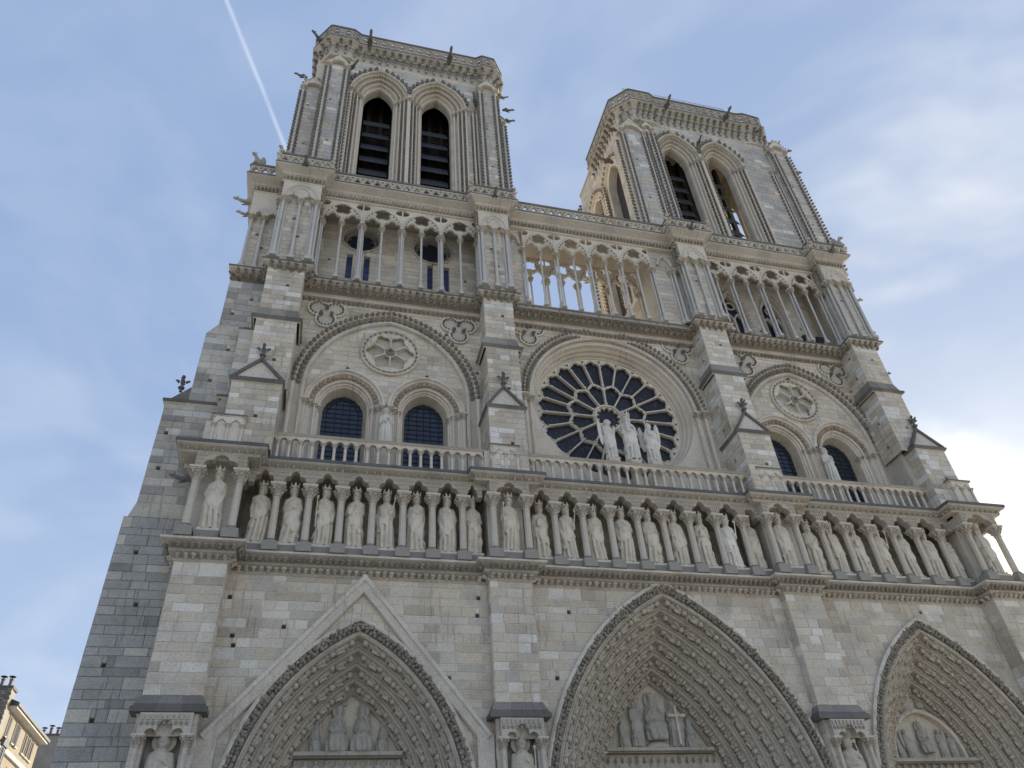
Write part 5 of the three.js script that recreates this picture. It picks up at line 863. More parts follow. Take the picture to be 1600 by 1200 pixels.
// right bay: wall with two tall crocketed openings
const openR = [arch(10.75, 37.6, 0.95, 2.0), arch(13.9, 37.6, 0.95, 2.0)];
ashlar({ map: onFront(zBack), y0: 33.8, y1: 40.9, ch: 0.36, lmin: 0.5, lmax: 1.1, tone: gTone, mortar: T.grey, holes: [[12.4, 36], [15.8, 37], [16.2, 35]], spans: (y) => { const L = []; let x = 7.0; for (const o of openR) { const h = o.half(y); L.push([x, o.cx - h]); x = o.cx + h; } L.push([x, 17.0]); return L; } });
openR.forEach((o) => {
  const mb = new MB(); archSweep(mb, o, [[-0.08, zBack - 0.02], [-0.08, zBack + 0.1], [0.0, zBack + 0.13], [0.07, zBack], [0.10, zBack - 0.2], [0.2, zBack - 0.22], [0.22, zBack - 0.6]], { yb: 33.8, seg: 12, tones: T.grey });
  tube(mb, [o.cx, 33.8, zBack - 0.3], [o.cx, 37.2, zBack - 0.3], 0.07, T.grey, 8); for (const s of [-1, 1]) { const i2 = arch(o.cx + s * 0.4, 36.9, 0.36, 0.7); archSweep(mb, i2, [[-0.06, zBack - 0.36], [-0.06, zBack - 0.22], [0.04, zBack - 0.2], [0.08, zBack - 0.36]], { yb: 33.8, seg: 8, tones: T.grey }); }
  mb.geo(new THREE.TorusGeometry(0.32, 0.06, 6, 20), new THREE.Matrix4().makeTranslation(o.cx, 38.35, zBack - 0.26), T.grey);
  for (const s of [-1, 1]) { for (let k = 0; k < 11; k++) leafBlob(mb, o.cx + s * 0.99, 34 + k * 0.36, zBack + 0.1, 0, 0.17, T.carve, 0.2); for (let k = 0; k < 7; k++) { const q = o.at(s, o.len() * (k + 0.5) / 7, -0.1); leafBlob(mb, q.x, q.y, zBack + 0.1, 0, 0.19, T.carve, 0.2); } } mb.build('gallery_window', stone, gal);
  const gp = new MB(); gp.box(o.cx - 0.98, o.cx + 0.98, 33.8, 39.8, zBack - 0.56, zBack - 0.52, [1, 1, 1]); gp.build('dark_interior_pane', paneMat, gal);  // dark pane put in for the black interior behind the opening
});
{ const mb = new MB(); for (const x of [15.0, 16.0]) { mb.box(x - 0.4, x + 0.4, 33.84, 34.9, -0.75, -0.6, [0.018, 0.019, 0.022]); mb.box(x - 0.42, x + 0.42, 34.86, 34.94, -0.8, -0.56, [0.03, 0.03, 0.034]); mb.box(x - 0.03, x + 0.03, 33.84, 34.9, -0.6, -0.56, [0.03, 0.03, 0.034]); } mb.build('dark_screen', new THREE.MeshStandardMaterial({ color: 0xffffff, vertexColors: true, roughness: 0.7 }), gal); }
// floor, sides, ceiling of the gallery
{ const mb = new MB(); for (const [a, b] of [[-18, -7.1], [6.9, 17.0]]) { mb.box(a, b, 41.0, 41.3, -2.2, 0.2, T.grey); mb.box(a, b, 33.5, 41.2, -3.2, zBack - 0.62, T.grey); } mb.box(-6.1, 6.0, 33.4, 33.8, -4.2, 0, T.dark); mb.box(-21.5, -19.9, 33.4, 41.2, -6, -1.4, T.grey); mb.build('gallery_core', stone, gal); }

const tallTriple = (h, r, n, tone = [0.56, 0.54, 0.49]) => cached(['tri', h, r, n].join(), () => { const mb = new MB(), g = columnGeo(h, r, { cap: 0.55, base: 0.42, plinth: 0.18, aba: 1.95, tone, leaves: 7, seg: 8 }); if (n === 1) mb.geo(g, null); else for (const [dx, dz] of [[0, 0.06], [-r * 1.5, -0.12], [r * 1.5, -0.12]]) mb.geo(g, M4(dx, 0, dz)); return mb.geometry(); });
const capY = 38.82, footY = 33.82;
// tracery over each pair of small arches: trefoil heads below, a quatrefoil under the large arch
function traceryPair(x0, s, z, parent, name = 'arch_tracery', depth = 0.13, y = capY, H = 1.92) {
  const P = [[x0, y], [x0, y + H], [x0 + 2 * s, y + H], [x0 + 2 * s, y]]; const heads = [];
  for (const c of [x0 + 1.5 * s, x0 + 0.5 * s]) for (const [a, b] of trefoilHead(s * 0.5 - 0.09, 4).reverse()) heads.push([c + a, y + 0.02 + b * 0.98]);
  const sh = toPath([...P, ...heads], THREE.Shape); const q = foilShape(4, 0.28, 0.265, Math.PI / 4, 5); sh.holes.push(movePath(q, x0 + s, y + 1.12));
  // half-quatrefoils at the edges, above the large arches
  for (const sd of [0, 1]) { const ex = x0 + sd * 2 * s, dir = sd ? -1 : 1, pts = []; for (let k = 0; k <= 8; k++) { const t = -Math.PI / 2 + Math.PI * k / 8; pts.push([ex + dir * (0.04 + 0.40 * Math.cos(t)), y + 1.56 + 0.28 * Math.sin(t)]); } sh.holes.push(toPath(pts)); }
  const mb = new MB(); mb.geo(extrude(sh, depth), new THREE.Matrix4().makeTranslation(0, 0, z - depth / 2), jit(T.base, 0.04));
  const zf = z + depth / 2 + 0.01, A = arch(x0 + s, y + 0.06, s - 0.03, 1.55); const pts = []; for (let k = 0; k <= 10; k++) { const t = A.at(-1, A.len() * k / 10); pts.push([t.x, t.y, zf]); } for (let k = 10; k >= 0; k--) { const t = A.at(1, A.len() * k / 10); pts.push([t.x, t.y, zf]); } tubePath(mb, pts, 0.055, T.pale, 6);
  for (const c of [x0 + 1.5 * s, x0 + 0.5 * s]) tubePath(mb, trefoilHead(s * 0.5 - 0.06, 4).map(([a, b]) => [c + a, y + 0.05 + b, zf]), 0.05, T.pale, 6);
  const qp = foilShape(4, 0.28, 0.30, Math.PI / 4, 6).getPoints().map((p) => [p.x + x0 + s, p.y + y + 1.12, zf]); qp.push(qp[0]); tubePath(mb, qp, 0.04, T.pale, 5);
  for (let k = 0; k < 7; k++) for (const sd of [-1, 1]) { const t = A.at(sd, A.len() * (k + 0.7) / 7.4, 0.16); leafBlob(mb, t.x, t.y, zf + 0.02, 0, 0.13, T.knob, 0); }
  return mb.build(name, stone, parent);
}
function arcade(x0, s, n, z, name) {
  for (let k = 0; k <= n; k++) put('colonnette', tallTriple(capY - footY, 0.07, k % 2 ? 1 : 3), x0 + k * s, footY, z, gal);
  for (let k = 0; k < n / 2; k++) traceryPair(x0 + k * 2 * s, s, z, gal);
}
arcade(-17.6, 1.222, 8, 0.0); arcade(-4.93, 1.12, 8, 0.0); arcade(7.6, 1.16, 8, 0.0);
// second row of columns behind the open middle bay
for (let k = 0; k <= 8; k++) put('colonnette', tallTriple(capY - footY, 0.07, k % 2 ? 1 : 3), -4.93 + k * 1.12, footY, -2.3, gal);
for (let k = 0; k < 4; k++) traceryPair(-4.93 + k * 2.24, 1.12, -2.3, gal);
for (const [a, b] of [[-6.1, -5.05], [4.15, 6.0]]) { const m = onFront(-0.12); ashlar({ map: m, y0: 33.8, y1: 40.75, ch: 0.36, tone: gTone, mortar: T.grey, spans: rect(a, b) }); const mb = new MB(); mb.box(a, b, 33.8, 40.8, -2.5, -0.6, T.grey); mb.build('bay_end_pier', stone, gal); const A = arch((a + b) / 2, 39.2, Math.min(0.55, (b - a) / 2 - 0.1), 0.95), am = new MB(); archSweep(am, A, [[-0.03, -0.1], [-0.03, 0.08], [0.06, 0.1], [0.12, -0.08]], { seg: 10, tones: T.base }); am.build('blind_arch', stone, gal); }
put('colonnette', tallTriple(capY - footY, 0.095, 3), 5.55, footY, 0.05, gal);
// piers with grouped shafts in front
const capP = 39.25, footP = 33.95;
G.forEach(([a, b], i) => {
  const z = PZ - 0.12, grp = group('gallery_pier', cath);
  const tone = wallTone(0.04, T.base, T.grey); ashlar({ map: onFront(z), y0: 33.8, y1: 40.75, ch: 0.36, lmin: 0.5, lmax: 1.1, tone, mortar: T.grey, spans: rect(a + 0.1, b - 0.1), holes: [[(a + b) / 2 + 0.15, 36.2], [(a + b) / 2 - 0.2, 37.6]] });
  ashlar({ map: onLeft(a + 0.1), y0: 33.8, y1: 40.75, ch: 0.36, tone, mortar: T.grey, spans: rect(-0.8, z) }); ashlar({ map: onRight(b - 0.1), y0: 33.8, y1: 40.75, ch: 0.36, tone, mortar: T.grey, spans: rect(-z, 0.8) });
  const c = (a + b) / 2, sp = (b - a) / 2 - 0.18; for (const k of [-1, 0, 1]) put('pier_shaft', k ? tallTriple(capP - footP, 0.10, 3) : tallTriple(capP - footP, 0.095, 1), c + k * sp, footP, PZ + 0.02, grp);
  for (const s of [-1, 1]) for (const zz of [0.35, -0.1]) put('pier_shaft', tallTriple(capP - footP - 0.4, 0.085, 1), s < 0 ? a + 0.04 : b - 0.04, footP - 0.05, zz, grp);
  const mb = new MB(), hd = []; mb.geo(extrude(toPath([[a, capP], [a, 40.75], [b, 40.75], [b, capP], ...[1, -1].flatMap((k) => trefoilHead(sp / 2 - 0.14, 4).reverse().map(([p, q]) => [c + k * sp / 2 + p, capP + q * 0.75]))], THREE.Shape), 0.26), new THREE.Matrix4().makeTranslation(0, 0, PZ - 0.13), T.base);
  const A = arch(c, capP + 0.12, sp - 0.02, 1.12), pts = []; for (let k = 0; k <= 10; k++) { const t = A.at(-1, A.len() * k / 10); pts.push([t.x, t.y, PZ + 0.15]); } for (let k = 10; k >= 0; k--) { const t = A.at(1, A.len() * k / 10); pts.push([t.x, t.y, PZ + 0.15]); } tubePath(mb, pts, 0.06, T.pale, 6);
  const B = arch(c, capP + 0.42, sp * 0.48, 0.5); const p2 = []; for (let k = 0; k <= 10; k++) { const t = B.at(-1, B.len() * k / 10); p2.push([t.x, t.y, PZ + 0.15]); } for (let k = 10; k >= 0; k--) { const t = B.at(1, B.len() * k / 10); p2.push([t.x, t.y, PZ + 0.15]); } tubePath(mb, p2, 0.05, T.pale, 6); mb.build('pier_arch', stone, grp);
  const lf = new MB(); for (const s of [-1, 1]) for (let k = 0; k < 16; k++) leafBlob(lf, s < 0 ? a - 0.06 + rr(-0.05, 0.08) : b + 0.06 + rr(-0.08, 0.05), 38.6 + (k >> 1) * 0.28, PZ - 0.1 - (k % 2) * 0.35, s * 0.9, 0.30, T.carveDark, 0.4); tag(lf.build('crockets', carvedStone, grp), null, null, null, 'stuff');
  coreMB.box(a + 0.6, b - 0.6, 33.5, 41, -2.4, z - 0.45, T.grey);
});
{ // far corner pier on the flank
  const grp = group('corner_pier', cath), mb = new MB(); for (const x of [-21.55, -20.85]) put('pier_shaft', tallTriple(4.7, 0.10, 1), x, 33.9, -0.35, grp); for (const z of [-1.4, -2.6]) put('pier_shaft', tallTriple(4.7, 0.10, 1), -21.55, 33.9, z, grp); ashlar({ map: onFront(-0.55), y0: 33.8, y1: 40.8, ch: 0.36, tone: wallTone(0.04, T.base, T.grey), mortar: T.grey, holes: [[-21.1, 37.3], [-20.7, 36], [-21.2, 35.1]], spans: rect(-21.45, -19.9) }); mb.box(-21.4, -19.9, 33.8, 40.9, -6, -1.0, T.grey);
  mb.geo(extrude(toPath([[-21.75, 38.6], [-21.75, 40.8], [-20.0, 40.8], [-20.0, 38.6], ...[-20.42, -21.2].flatMap((c) => trefoilHead(0.24, 4).reverse().map(([p, q]) => [c + p, 38.6 + q]))], THREE.Shape), 0.26), new THREE.Matrix4().makeTranslation(0, 0, -0.5), T.base); mb.build('pier_masonry', stone, grp);
  put('gargoyle', paleGargoyle, -21.7, 40.0, -0.6, grp, carvedStone, -Math.PI / 2).scale.setScalar(0.8); put('gargoyle', paleGargoyle, -21.7, 39.2, -0.9, grp, carvedStone, -Math.PI / 2).scale.setScalar(0.62);
}
// leaf frieze, deep soffit, ledge and pierced balustrade
const planG = [[-21.75, -7], [-21.75, -0.25], [-20.05, -0.25], [-20.05, 0.92], [-17.7, 0.92], [-17.7, 0.14], [-8.05, 0.14], [-8.05, 0.92], [-6.0, 0.92], [-6.0, 0.14], [5.85, 0.14], [5.85, 0.92], [7.95, 0.92], [7.95, 0.14], [17.0, 0.14], [17.0, 0.92], [19.05, 0.92], [19.05, -7]];
const bg = group('high_balustrade', cath);
{
  const mb = new MB();
  run(mb, planG, [[-0.3, 40.68], [0.03, 40.70], [0.08, 40.76], [0.02, 40.82], [0.02, 41.24], [0.10, 41.30], [0.14, 41.36], [0.16, 41.44], [0.34, 41.54], [0.56, 41.66], [0.60, 41.72], [0.60, 41.84], [0.54, 41.92], [-3.5, 41.96]], [T.base, T.base, T.carve, T.carveDark, T.carve, T.grey, T.grey, T.grey, T.grey, T.grey, T.crust, T.crust, T.dark], 1.2); mb.build('great_cornice', stone, bg);
  const lf = new MB(); leafRow(lf, planG, 0.08, 41.12, 0.24, 0.22, T.carve, 0.06, -0.2); leafRow(lf, planG, 0.07, 40.93, 0.24, 0.19, [0.47, 0.40, 0.30], 0.06, 0.3); tag(lf.build('frieze_leaves', carvedStone, bg), 'running frieze of carved leaves below the high balustrade', null, null, 'stuff');
  // pierced panels, segment by segment along the ledge
  const pl2 = planOffset(planG, 0.42);
  for (let i = 0; i + 1 < pl2.length; i++) {
    const [x0, z0] = pl2[i], [x1, z1] = pl2[i + 1], L = Math.hypot(x1 - x0, z1 - z0); if (L < 0.5) continue;
    const n = Math.max(1, Math.round(L / 0.62)), st = L / n, sh = new THREE.Shape([[0, 0], [L, 0], [L, 0.72], [0, 0.72]].map((p) => new THREE.Vector2(p[0], p[1])));
    for (let k = 0; k < n; k++) { const c = (k + 0.5) * st; sh.holes.push(movePath(foilShape(3, 0.115, 0.115, Math.PI / 2, 5), c, 0.27)); if (k + 1 < n) sh.holes.push(toPath([[c + st / 2 - 0.10, 0.60], [c + st / 2, 0.40], [c + st / 2 + 0.10, 0.60]])); }
    const m = new MB(), ry = Math.atan2(-(z1 - z0), x1 - x0), M = M4(x0, 41.95, z0, ry); m.geo(extrude(sh, 0.13, 4), M.clone().multiply(new THREE.Matrix4().makeTranslation(0, 0, -0.07)), T.grey);
    for (let k = 0; k < n; k++) { const c = (k + 0.5) * st, A = []; for (let j = 0; j <= 8; j++) { const t = Math.PI * j / 8; A.push(V(c - st / 2 * Math.cos(t) * 0.98, 0.05 + 0.55 * Math.sin(t), 0.08).applyMatrix4(M).toArray()); } tubePath(m, A, 0.04, T.base, 5); }
    const H = new MB(); H.box(-0.02, L + 0.02, 0.72, 0.88, -0.13, 0.12, shade(T.crust, 1.25)); H.box(0, L, -0.02, 0.03, -0.11, 0.13, T.grey); m.geo(H.geometry(), M); m.build('pierced_panel', stone, bg);
  }
  // leafy acroteria at the corners and spouts from the fronts of the piers
  const ac = new MB(); for (const [a, b] of [[-20.05, -17.7], [-8.05, -6.0], [5.85, 7.95], [17.0, 19.05]]) for (const x of [a - 0.46, b + 0.46]) for (const [dy, z] of [[0.2, 1.42], [0.7, 1.32], [0.3, 0.85]]) leafBlob(ac, x + rr(-0.06, 0.06), 42.0 + dy, z, 0, 0.42, T.grey, 0.6); tag(ac.build('corner_leaves', carvedStone, bg), null, null, null, 'stuff');
  for (const [x, z] of [[-18.9, 1.4], [-7.0, 1.4], [6.9, 1.4], [18.0, 1.4]]) { const o = put('gargoyle', gargoyle, x, 41.75, z - 0.2, bg, carvedStone); o.scale.set(0.75, 0.75, 0.6); }
  put('chimera', chimera, -21.9, 42.8, 0.0, bg, carvedStone, -0.9); put('chimera', chimera, 19.4, 42.8, 1.15, bg, carvedStone, 0.9); put('chimera', chimera, -20.35, 42.7, 1.1, bg, carvedStone, -0.8).scale.setScalar(0.8);
  // beasts and crockets along the far edge
  for (let k = 0; k < 9; k++) { const o = put('gargoyle', paleGargoyle, 19.1 + (k > 5 ? 0.1 : 0), 41.2 - k * 0.95, 0.5 - 0.12 * k, bg, carvedStone, Math.PI / 2); o.scale.setScalar(k === 3 || k === 6 ? 0.8 : 0.45); }
  put('gargoyle', gargoyle, 18.9, 31.6, 0.0, bg, carvedStone, Math.PI / 2).scale.setScalar(0.55);
}
// ------------------------------------------------------------ the two bell towers
function crocketRow(lf, x, z, y0, y1, ry, s = 0.17, step = 0.42, tone = T.knob) { for (let y = y0; y < y1; y += step) { const a = x, c = jit(tone, 0.15); lf.geo(knobGeo, new THREE.Matrix4().compose(V(a + Math.sin(ry) * 0.05, y, z + Math.cos(ry) * 0.05), new THREE.Quaternion().setFromEuler(new THREE.Euler(rr(-0.3, 0.3), ry, 0.3)), V(s * 0.55, s * 0.6, s * 0.9)), c); lf.geo(knobGeo, new THREE.Matrix4().compose(V(a + Math.sin(ry) * 0.13, y + 0.06, z + Math.cos(ry) * 0.13), new THREE.Quaternion(), V(s * 0.5, s * 0.38, s * 0.5)), c); } }
const louvreMat = new THREE.MeshStandardMaterial({ color: new THREE.Color(0.04, 0.043, 0.052), roughness: 0.6 });
const louvreGeo = (() => { // slanting board, lead-clad, with a toothed lower edge
  const mb = new MB(), w = 1.02, n = 14; mb.box(-w, w, -0.02, 0.02, -0.75, 0.6, [1, 1, 1]); for (let k = 0; k < n; k++) { const x0 = -w + 2 * w * k / n, x1 = x0 + 2 * w / n; mb.tri([x0, 0.02, 0.6], [(x0 + x1) / 2, 0.0, 0.76], [x1, 0.02, 0.6], [1, 1, 1]); mb.tri([x1, -0.02, 0.6], [(x0 + x1) / 2, -0.0, 0.76], [x0, -0.02, 0.6], [1, 1, 1]); if (k % 2) mb.box(x0 - 0.012, x0 + 0.012, 0.02, 0.045, -0.75, 0.6, [1, 1, 1]); }
  return mb.geometry();
})();
function tower(cfg) {
  const { x0, x1, wall, ops, capT, outH, string, top, pierL, pierR, plan, label } = cfg, grp = group('bell_tower', cath); grp.userData.label = label;
  const zW = -1.0, yB = 41.9, mb = new MB(), lf = new MB(), tTone = wallTone(0.05, [0.51, 0.50, 0.46], T.grey);
  const kd = (cfg.ow - cfg.iw) / 0.97, arcs = ops.map((c) => arch(c, capT, cfg.ow, outH));
  ashlar({ map: onFront(zW), y0: yB, y1: string, ch: 0.44, lmin: 0.6, lmax: 1.3, tone: tTone, mortar: T.grey, spans: (y) => { const L = []; let x = wall[0]; for (const A of arcs) { const h = A.half(y, 0.05), p = clamp(A.cx - h, x, wall[1]); L.push([x, p]); x = clamp(A.cx + h, p, wall[1]); } L.push([x, wall[1]]); return L; } });
  for (const A of arcs) {
    const P = []; for (let k = 0; k < 4; k++) { const d = k * 0.235 * kd, z = zW - k * 0.19; P.push([d, z + (k ? 0 : 0.10)], [d + 0.03, z + 0.10], [d + 0.10, z + 0.10], [d + 0.13, z - 0.02], [d + 0.12, z - 0.14], [d + 0.20, z - 0.22]); } P.push([0.95 * kd, zW - 0.82], [0.97 * kd, zW - 1.05]);
    archSweep(mb, A, [[-0.03, zW - 0.03], ...P], { yb: yB, seg: 16, tones: [T.base, T.base, T.pale, T.base, T.grey, T.base], voussoir: 2, jitter: 0.05 });
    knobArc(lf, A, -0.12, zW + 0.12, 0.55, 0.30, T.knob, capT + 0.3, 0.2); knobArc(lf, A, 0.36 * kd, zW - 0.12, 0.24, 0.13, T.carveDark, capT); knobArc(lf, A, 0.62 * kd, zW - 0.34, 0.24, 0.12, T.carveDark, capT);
    for (const s of [-1, 1]) {
      for (let k = 0; k < 4; k++) put('jamb_shaft', columnGeo(Math.round((capT - yB) * 100) / 100, 0.085, { cap: 0.5, base: 0.3, aba: 1.8, tone: T.base, leaves: 6, seg: 8 }), A.cx + s * (A.w - 0.07 - k * 0.235 * kd), yB, zW + 0.06 - k * 0.19, grp);
      for (const k of [1, 2]) crocketRow(lf, A.cx + s * (A.w - 0.20 - (k - 1) * 0.235 * kd), zW - 0.02 - (k - 1) * 0.19, yB + 0.5, capT - 0.7, -s * 0.5, 0.17, 0.40);
    }
    mb.box(A.cx - A.w + 0.0, A.cx - A.w + 0.9, capT, capT + 0.02, zW - 1.3, zW - 0.2, T.base);
  }
  // masonry behind the jambs, sides, back and roof
  const e1 = arcs[0], e2 = arcs[1], zi = zW - 1.0, in1 = 1.11, solid = (a, b, y0 = yB, y1 = top - 1.2) => mb.box(a, b, y0, y1, zi - 0.6, zW - 0.45, T.grey);
  const shp = toPath([[wall[0] - 1.5, yB], [wall[1] + 1.5, yB], [wall[1] + 1.5, string + 1.5], [wall[0] - 1.5, string + 1.5]], THREE.Shape); for (const A of arcs) { const q = []; for (let k = 0; k <= 10; k++) { const t = A.at(-1, A.len(0.97 * kd) * k / 10, 0.97 * kd); q.push([t.x, t.y]); } for (let k = 9; k >= 0; k--) { const t = A.at(1, A.len(0.97 * kd) * k / 10, 0.97 * kd); q.push([t.x, t.y]); } shp.holes.push(toPath([[A.cx - A.w + 0.97 * kd, yB + 0.05], ...q, [A.cx + A.w - 0.97 * kd, yB + 0.05]])); }
  mb.geo(extrude(shp, 0.5), new THREE.Matrix4().makeTranslation(0, 0, zi - 0.5), T.grey);
  const sideWall = (x, s) => { const z0 = -1.6, z1 = -10.6, sh = toPath([[z1, yB], [z0, yB], [z0, top - 1.2], [z1, top - 1.2]], THREE.Shape); if (cfg.open) for (const c of [-4.6, -8.4]) { const A = s > 0 ? arch(c + 0.2, capT + 1, 1.7, 2.6) : arch(c, capT, 1.1, 2.0), q = []; for (let k = 0; k <= 8; k++) { const t = A.at(-1, A.len() * k / 8); q.push([t.x, t.y]); } for (let k = 7; k >= 0; k--) { const t = A.at(1, A.len() * k / 8); q.push([t.x, t.y]); } sh.holes.push(toPath([[A.cx - A.w, yB + 0.1], ...q, [A.cx + A.w, yB + 0.1]])); } mb.geo(extrude(sh, 1.2), new THREE.Matrix4().makeRotationY(-Math.PI / 2).setPosition(x + (s > 0 ? 0 : 1.2), 0, 0), T.base); };
  sideWall(x0 + 0.7, -1); sideWall(x1 - 0.7, 1);
  mb.box(x0 + 0.7, x1 - 0.7, yB, top - 1.2, -11.3, -10.5, T.grey); mb.box(x0 + 0.6, x1 - 0.6, top - 1.5, top - 1.2, -11.3, zW - 0.2, T.grey); mb.box(x0 + 0.7, x1 - 0.7, yB - 0.4, yB + 0.02, -11.3, zW - 0.1, T.grey);
  // louvres
  ops.forEach((c) => { for (let k = 0; k < 8; k++) { const o = mesh('louvre', louvreGeo, louvreMat, grp); const half = cfg.open && c === ops[1]; o.position.set(c - (half ? 0.12 : 0), 43.4 + k * 1.55, zW - 1.75); o.rotation.x = 1.2; if (half) o.scale.x = 0.9; } });
  // dark timber bell frame, added to darken the belfry behind the louvres
  for (let k = 0; k < 9; k++) { const t = new MB(), x = ops[0] - 1.6 + k * (ops[1] - ops[0] + 3.4) / 8; t.box(x - 0.16, x + 0.16, yB, string, zW - 3.5, zW - 3.15, [0.035, 0.028, 0.02]); t.build('added_frame_post', slateMat, grp); } for (let k = 0; k < 9; k++) { const t = new MB(), y = yB + 1.2 + k * 1.85; t.box(ops[0] - 1.9, ops[1] + 1.9, y - 0.2, y + 0.2, zW - 3.85, zW - 3.5, [0.035, 0.028, 0.02]); t.build('added_frame_beam', slateMat, grp); }
  if (!cfg.open) mb.box(ops[0] - 1.6, ops[1] + 1.6, yB, top - 1.6, zW - 4.2, zW - 4.0, [0.05, 0.04, 0.03]); else { mb.box(x0 + 1.9, ops[1] + 0.6, yB, top - 1.6, zW - 5.2, zW - 5.0, [0.05, 0.04, 0.03]); }  // near-black panels stand in for the shaded interior of the belfry
  // corner piers: stepped boxes with angle shafts and crockets
  const pier = (a, b, z, y1, outer) => {
    ashlar({ map: onFront(z), y0: yB, y1, ch: 0.44, lmin: 0.5, lmax: 1.1, tone: tTone, mortar: T.grey, spans: rect(a + 0.12, b - 0.12), holes: [[(a + b) / 2, yB + 6], [(a + b) / 2 - 0.2, yB + 11]] });
    ashlar({ map: onLeft(a + 0.1), y0: yB, y1, ch: 0.44, tone: tTone, mortar: T.grey, spans: rect(-2.4, z) }); ashlar({ map: onRight(b - 0.1), y0: yB, y1, ch: 0.44, tone: tTone, mortar: T.grey, spans: rect(-z, 2.4) });
    coreMB.box(a + 0.3, b - 0.3, yB, y1, -2.6, z - 0.45, T.grey);
    const h = Math.round((y1 - yB) * 100) / 100, g = columnGeo(h, 0.11, { cap: 0.55, base: 0.35, aba: 1.9, tone: [0.56, 0.55, 0.51], leaves: 7, seg: 8 });
    for (const x of [a + 0.1, b - 0.1]) { put('pier_shaft', g, x, yB, z + 0.02, grp); const s = x < (a + b) / 2 ? -1 : 1; crocketRow(lf, x - s * 0.19, z + 0.02, yB + 0.6, y1 - 0.7, s * 0.2, 0.19, 0.40); crocketRow(lf, x + s * 0.11, z + 0.05, yB + 0.6, y1 - 0.7, s * 0.9, 0.19, 0.40); }
    for (const s of [-1, 1]) { const x = s < 0 ? a + 0.06 : b - 0.06; put('pier_shaft', g, x, yB, z - 0.42, grp); crocketRow(lf, x + s * 0.1, z - 0.62, yB + 0.6, y1 - 0.7, s * 1.4, 0.19, 0.40); }
    // gablet with an arch over the pier face
    const c = (a + b) / 2, w = (b - a) / 2, A = arch(c, y1 - 0.02, w - 0.1, (w - 0.1) * 0.8), gm = new MB();
    gm.geo(extrude(toPath([[a - 0.05, y1], [c, y1 + w * 1.5], [b + 0.05, y1], ...[[b - 0.25, y1], [c + w * 0.5, y1 + w * 0.45], [c, y1 + w * 0.62], [c - w * 0.5, y1 + w * 0.45], [a + 0.25, y1]]], THREE.Shape), 0.3), new THREE.Matrix4().makeTranslation(0, 0, z - 0.12), T.base);
    for (const s of [-1, 1]) { tube(gm, [c + s * (w + 0.08), y1, z + 0.14], [c, y1 + w * 1.5 + 0.05, z + 0.14], 0.06, T.base, 6); for (let k = 0; k < 5; k++) leafBlob(gm, mix(c + s * (w + 0.1), c, (k + 0.5) / 5.5), mix(y1, y1 + w * 1.5, (k + 0.5) / 5.5) + 0.14, z + 0.1, 0, 0.22, T.dark, 0.3); }
    gm.box(a + 0.15, b - 0.15, y1 - 0.05, y1 + w * 1.1, -2.4, z - 0.14, T.grey); for (let k = 0; k < 10; k++) leafBlob(gm, rr(a, b), y1 + w * 1.2 + rr(-0.4, 0.5), z - 0.2 + rr(-0.2, 0.2), rr(-1, 1), 0.34, T.dark, 0.5);
    gm.build('pier_gablet', stone, grp);
  };
  pierL.forEach((p) => pier(...p)); pierR.forEach((p) => pier(...p));
  // shafts in the angle between the piers and the wall
  for (const [x, s] of [[pierL[0][1] + 0.12, 1], [pierR[0][0] - 0.12, -1]]) for (let k = 0; k < 2; k++) { put('pier_shaft', columnGeo(Math.round((capT - yB) * 100) / 100, 0.085, { cap: 0.5, base: 0.3, aba: 1.8, tone: T.base, leaves: 6, seg: 8 }), x + s * k * 0.28, yB, zW + 0.08, grp); crocketRow(lf, x + s * (k * 0.28 + 0.13), zW + 0.02, yB + 0.6, capT - 0.7, s * 0.3, 0.15, 0.42); }
  mb.build('masonry_and_shade_panels', stone, grp);
  tag(lf.build('crockets', carvedStone, grp), 'rows of small carved leaf knobs climbing the tower', null, null, 'stuff');
  // crown: string, corbel heads, cornice
  const cr = new MB(); run(cr, plan, [[-0.3, string - 0.06], [0.05, string - 0.04], [0.10, string + 0.04], [0.10, string + 0.12], [0, string + 0.18], [0, top - 2.35], [0.12, top - 2.28], [0.16, top - 2.18], [0.14, top - 2.05], [0.34, top - 1.86], [0.58, top - 1.74], [0.60, top - 1.60], [0.52, top - 1.52], [-2.5, top - 1.45]], [T.base, T.base, T.dark, T.dark, T.grey, T.grey, T.grey, T.grey, T.grey, T.grey, T.crust, T.crust, T.dark], 1.0); cr.build('crown_cornice', stone, grp);
  const cb = new MB(); const corbel = (out, y, ofs) => along(plan, out, 0.62, (x, z, ry, k) => { const dx = Math.cos(ry) * ofs, dz = -Math.sin(ry) * ofs; leafBlob(cb, x + dx, y, z + dz, ry, 0.46, T.knob, 0.55); cb.box(x + dx - 0.07, x + dx + 0.07, y - 0.5, y, z + dz - 0.12, z + dz + 0.02, T.dark); }, 0.12);
  corbel(0.16, string + 0.85, 0); corbel(0.30, top - 2.2, 0.31); tag(cb.build('corbel_heads', carvedStone, grp), 'two rows of leafy corbels under the tower parapet', null, null, 'stuff');
  // pierced parapet
  const pp = planOffset(plan, 0.40);
  for (let i = 0; i + 1 < pp.length; i++) {
    const [a, z0] = pp[i], [b, z1] = pp[i + 1], L = Math.hypot(b - a, z1 - z0); if (L < 0.35) continue; const n = Math.max(1, Math.round(L / 0.72)), st = L / n, hgt = 1.32, sh = toPath([[0, 0], [L, 0], [L, hgt], [0, hgt]], THREE.Shape);
    for (let k = 0; k < n; k++) { const c = (k + 0.5) * st; sh.holes.push(movePath(foilShape(4, 0.11, 0.10, Math.PI / 4, 5), c, 0.36)); sh.holes.push(movePath(foilShape(4, 0.11, 0.10, 0, 5), c, 0.94)); }
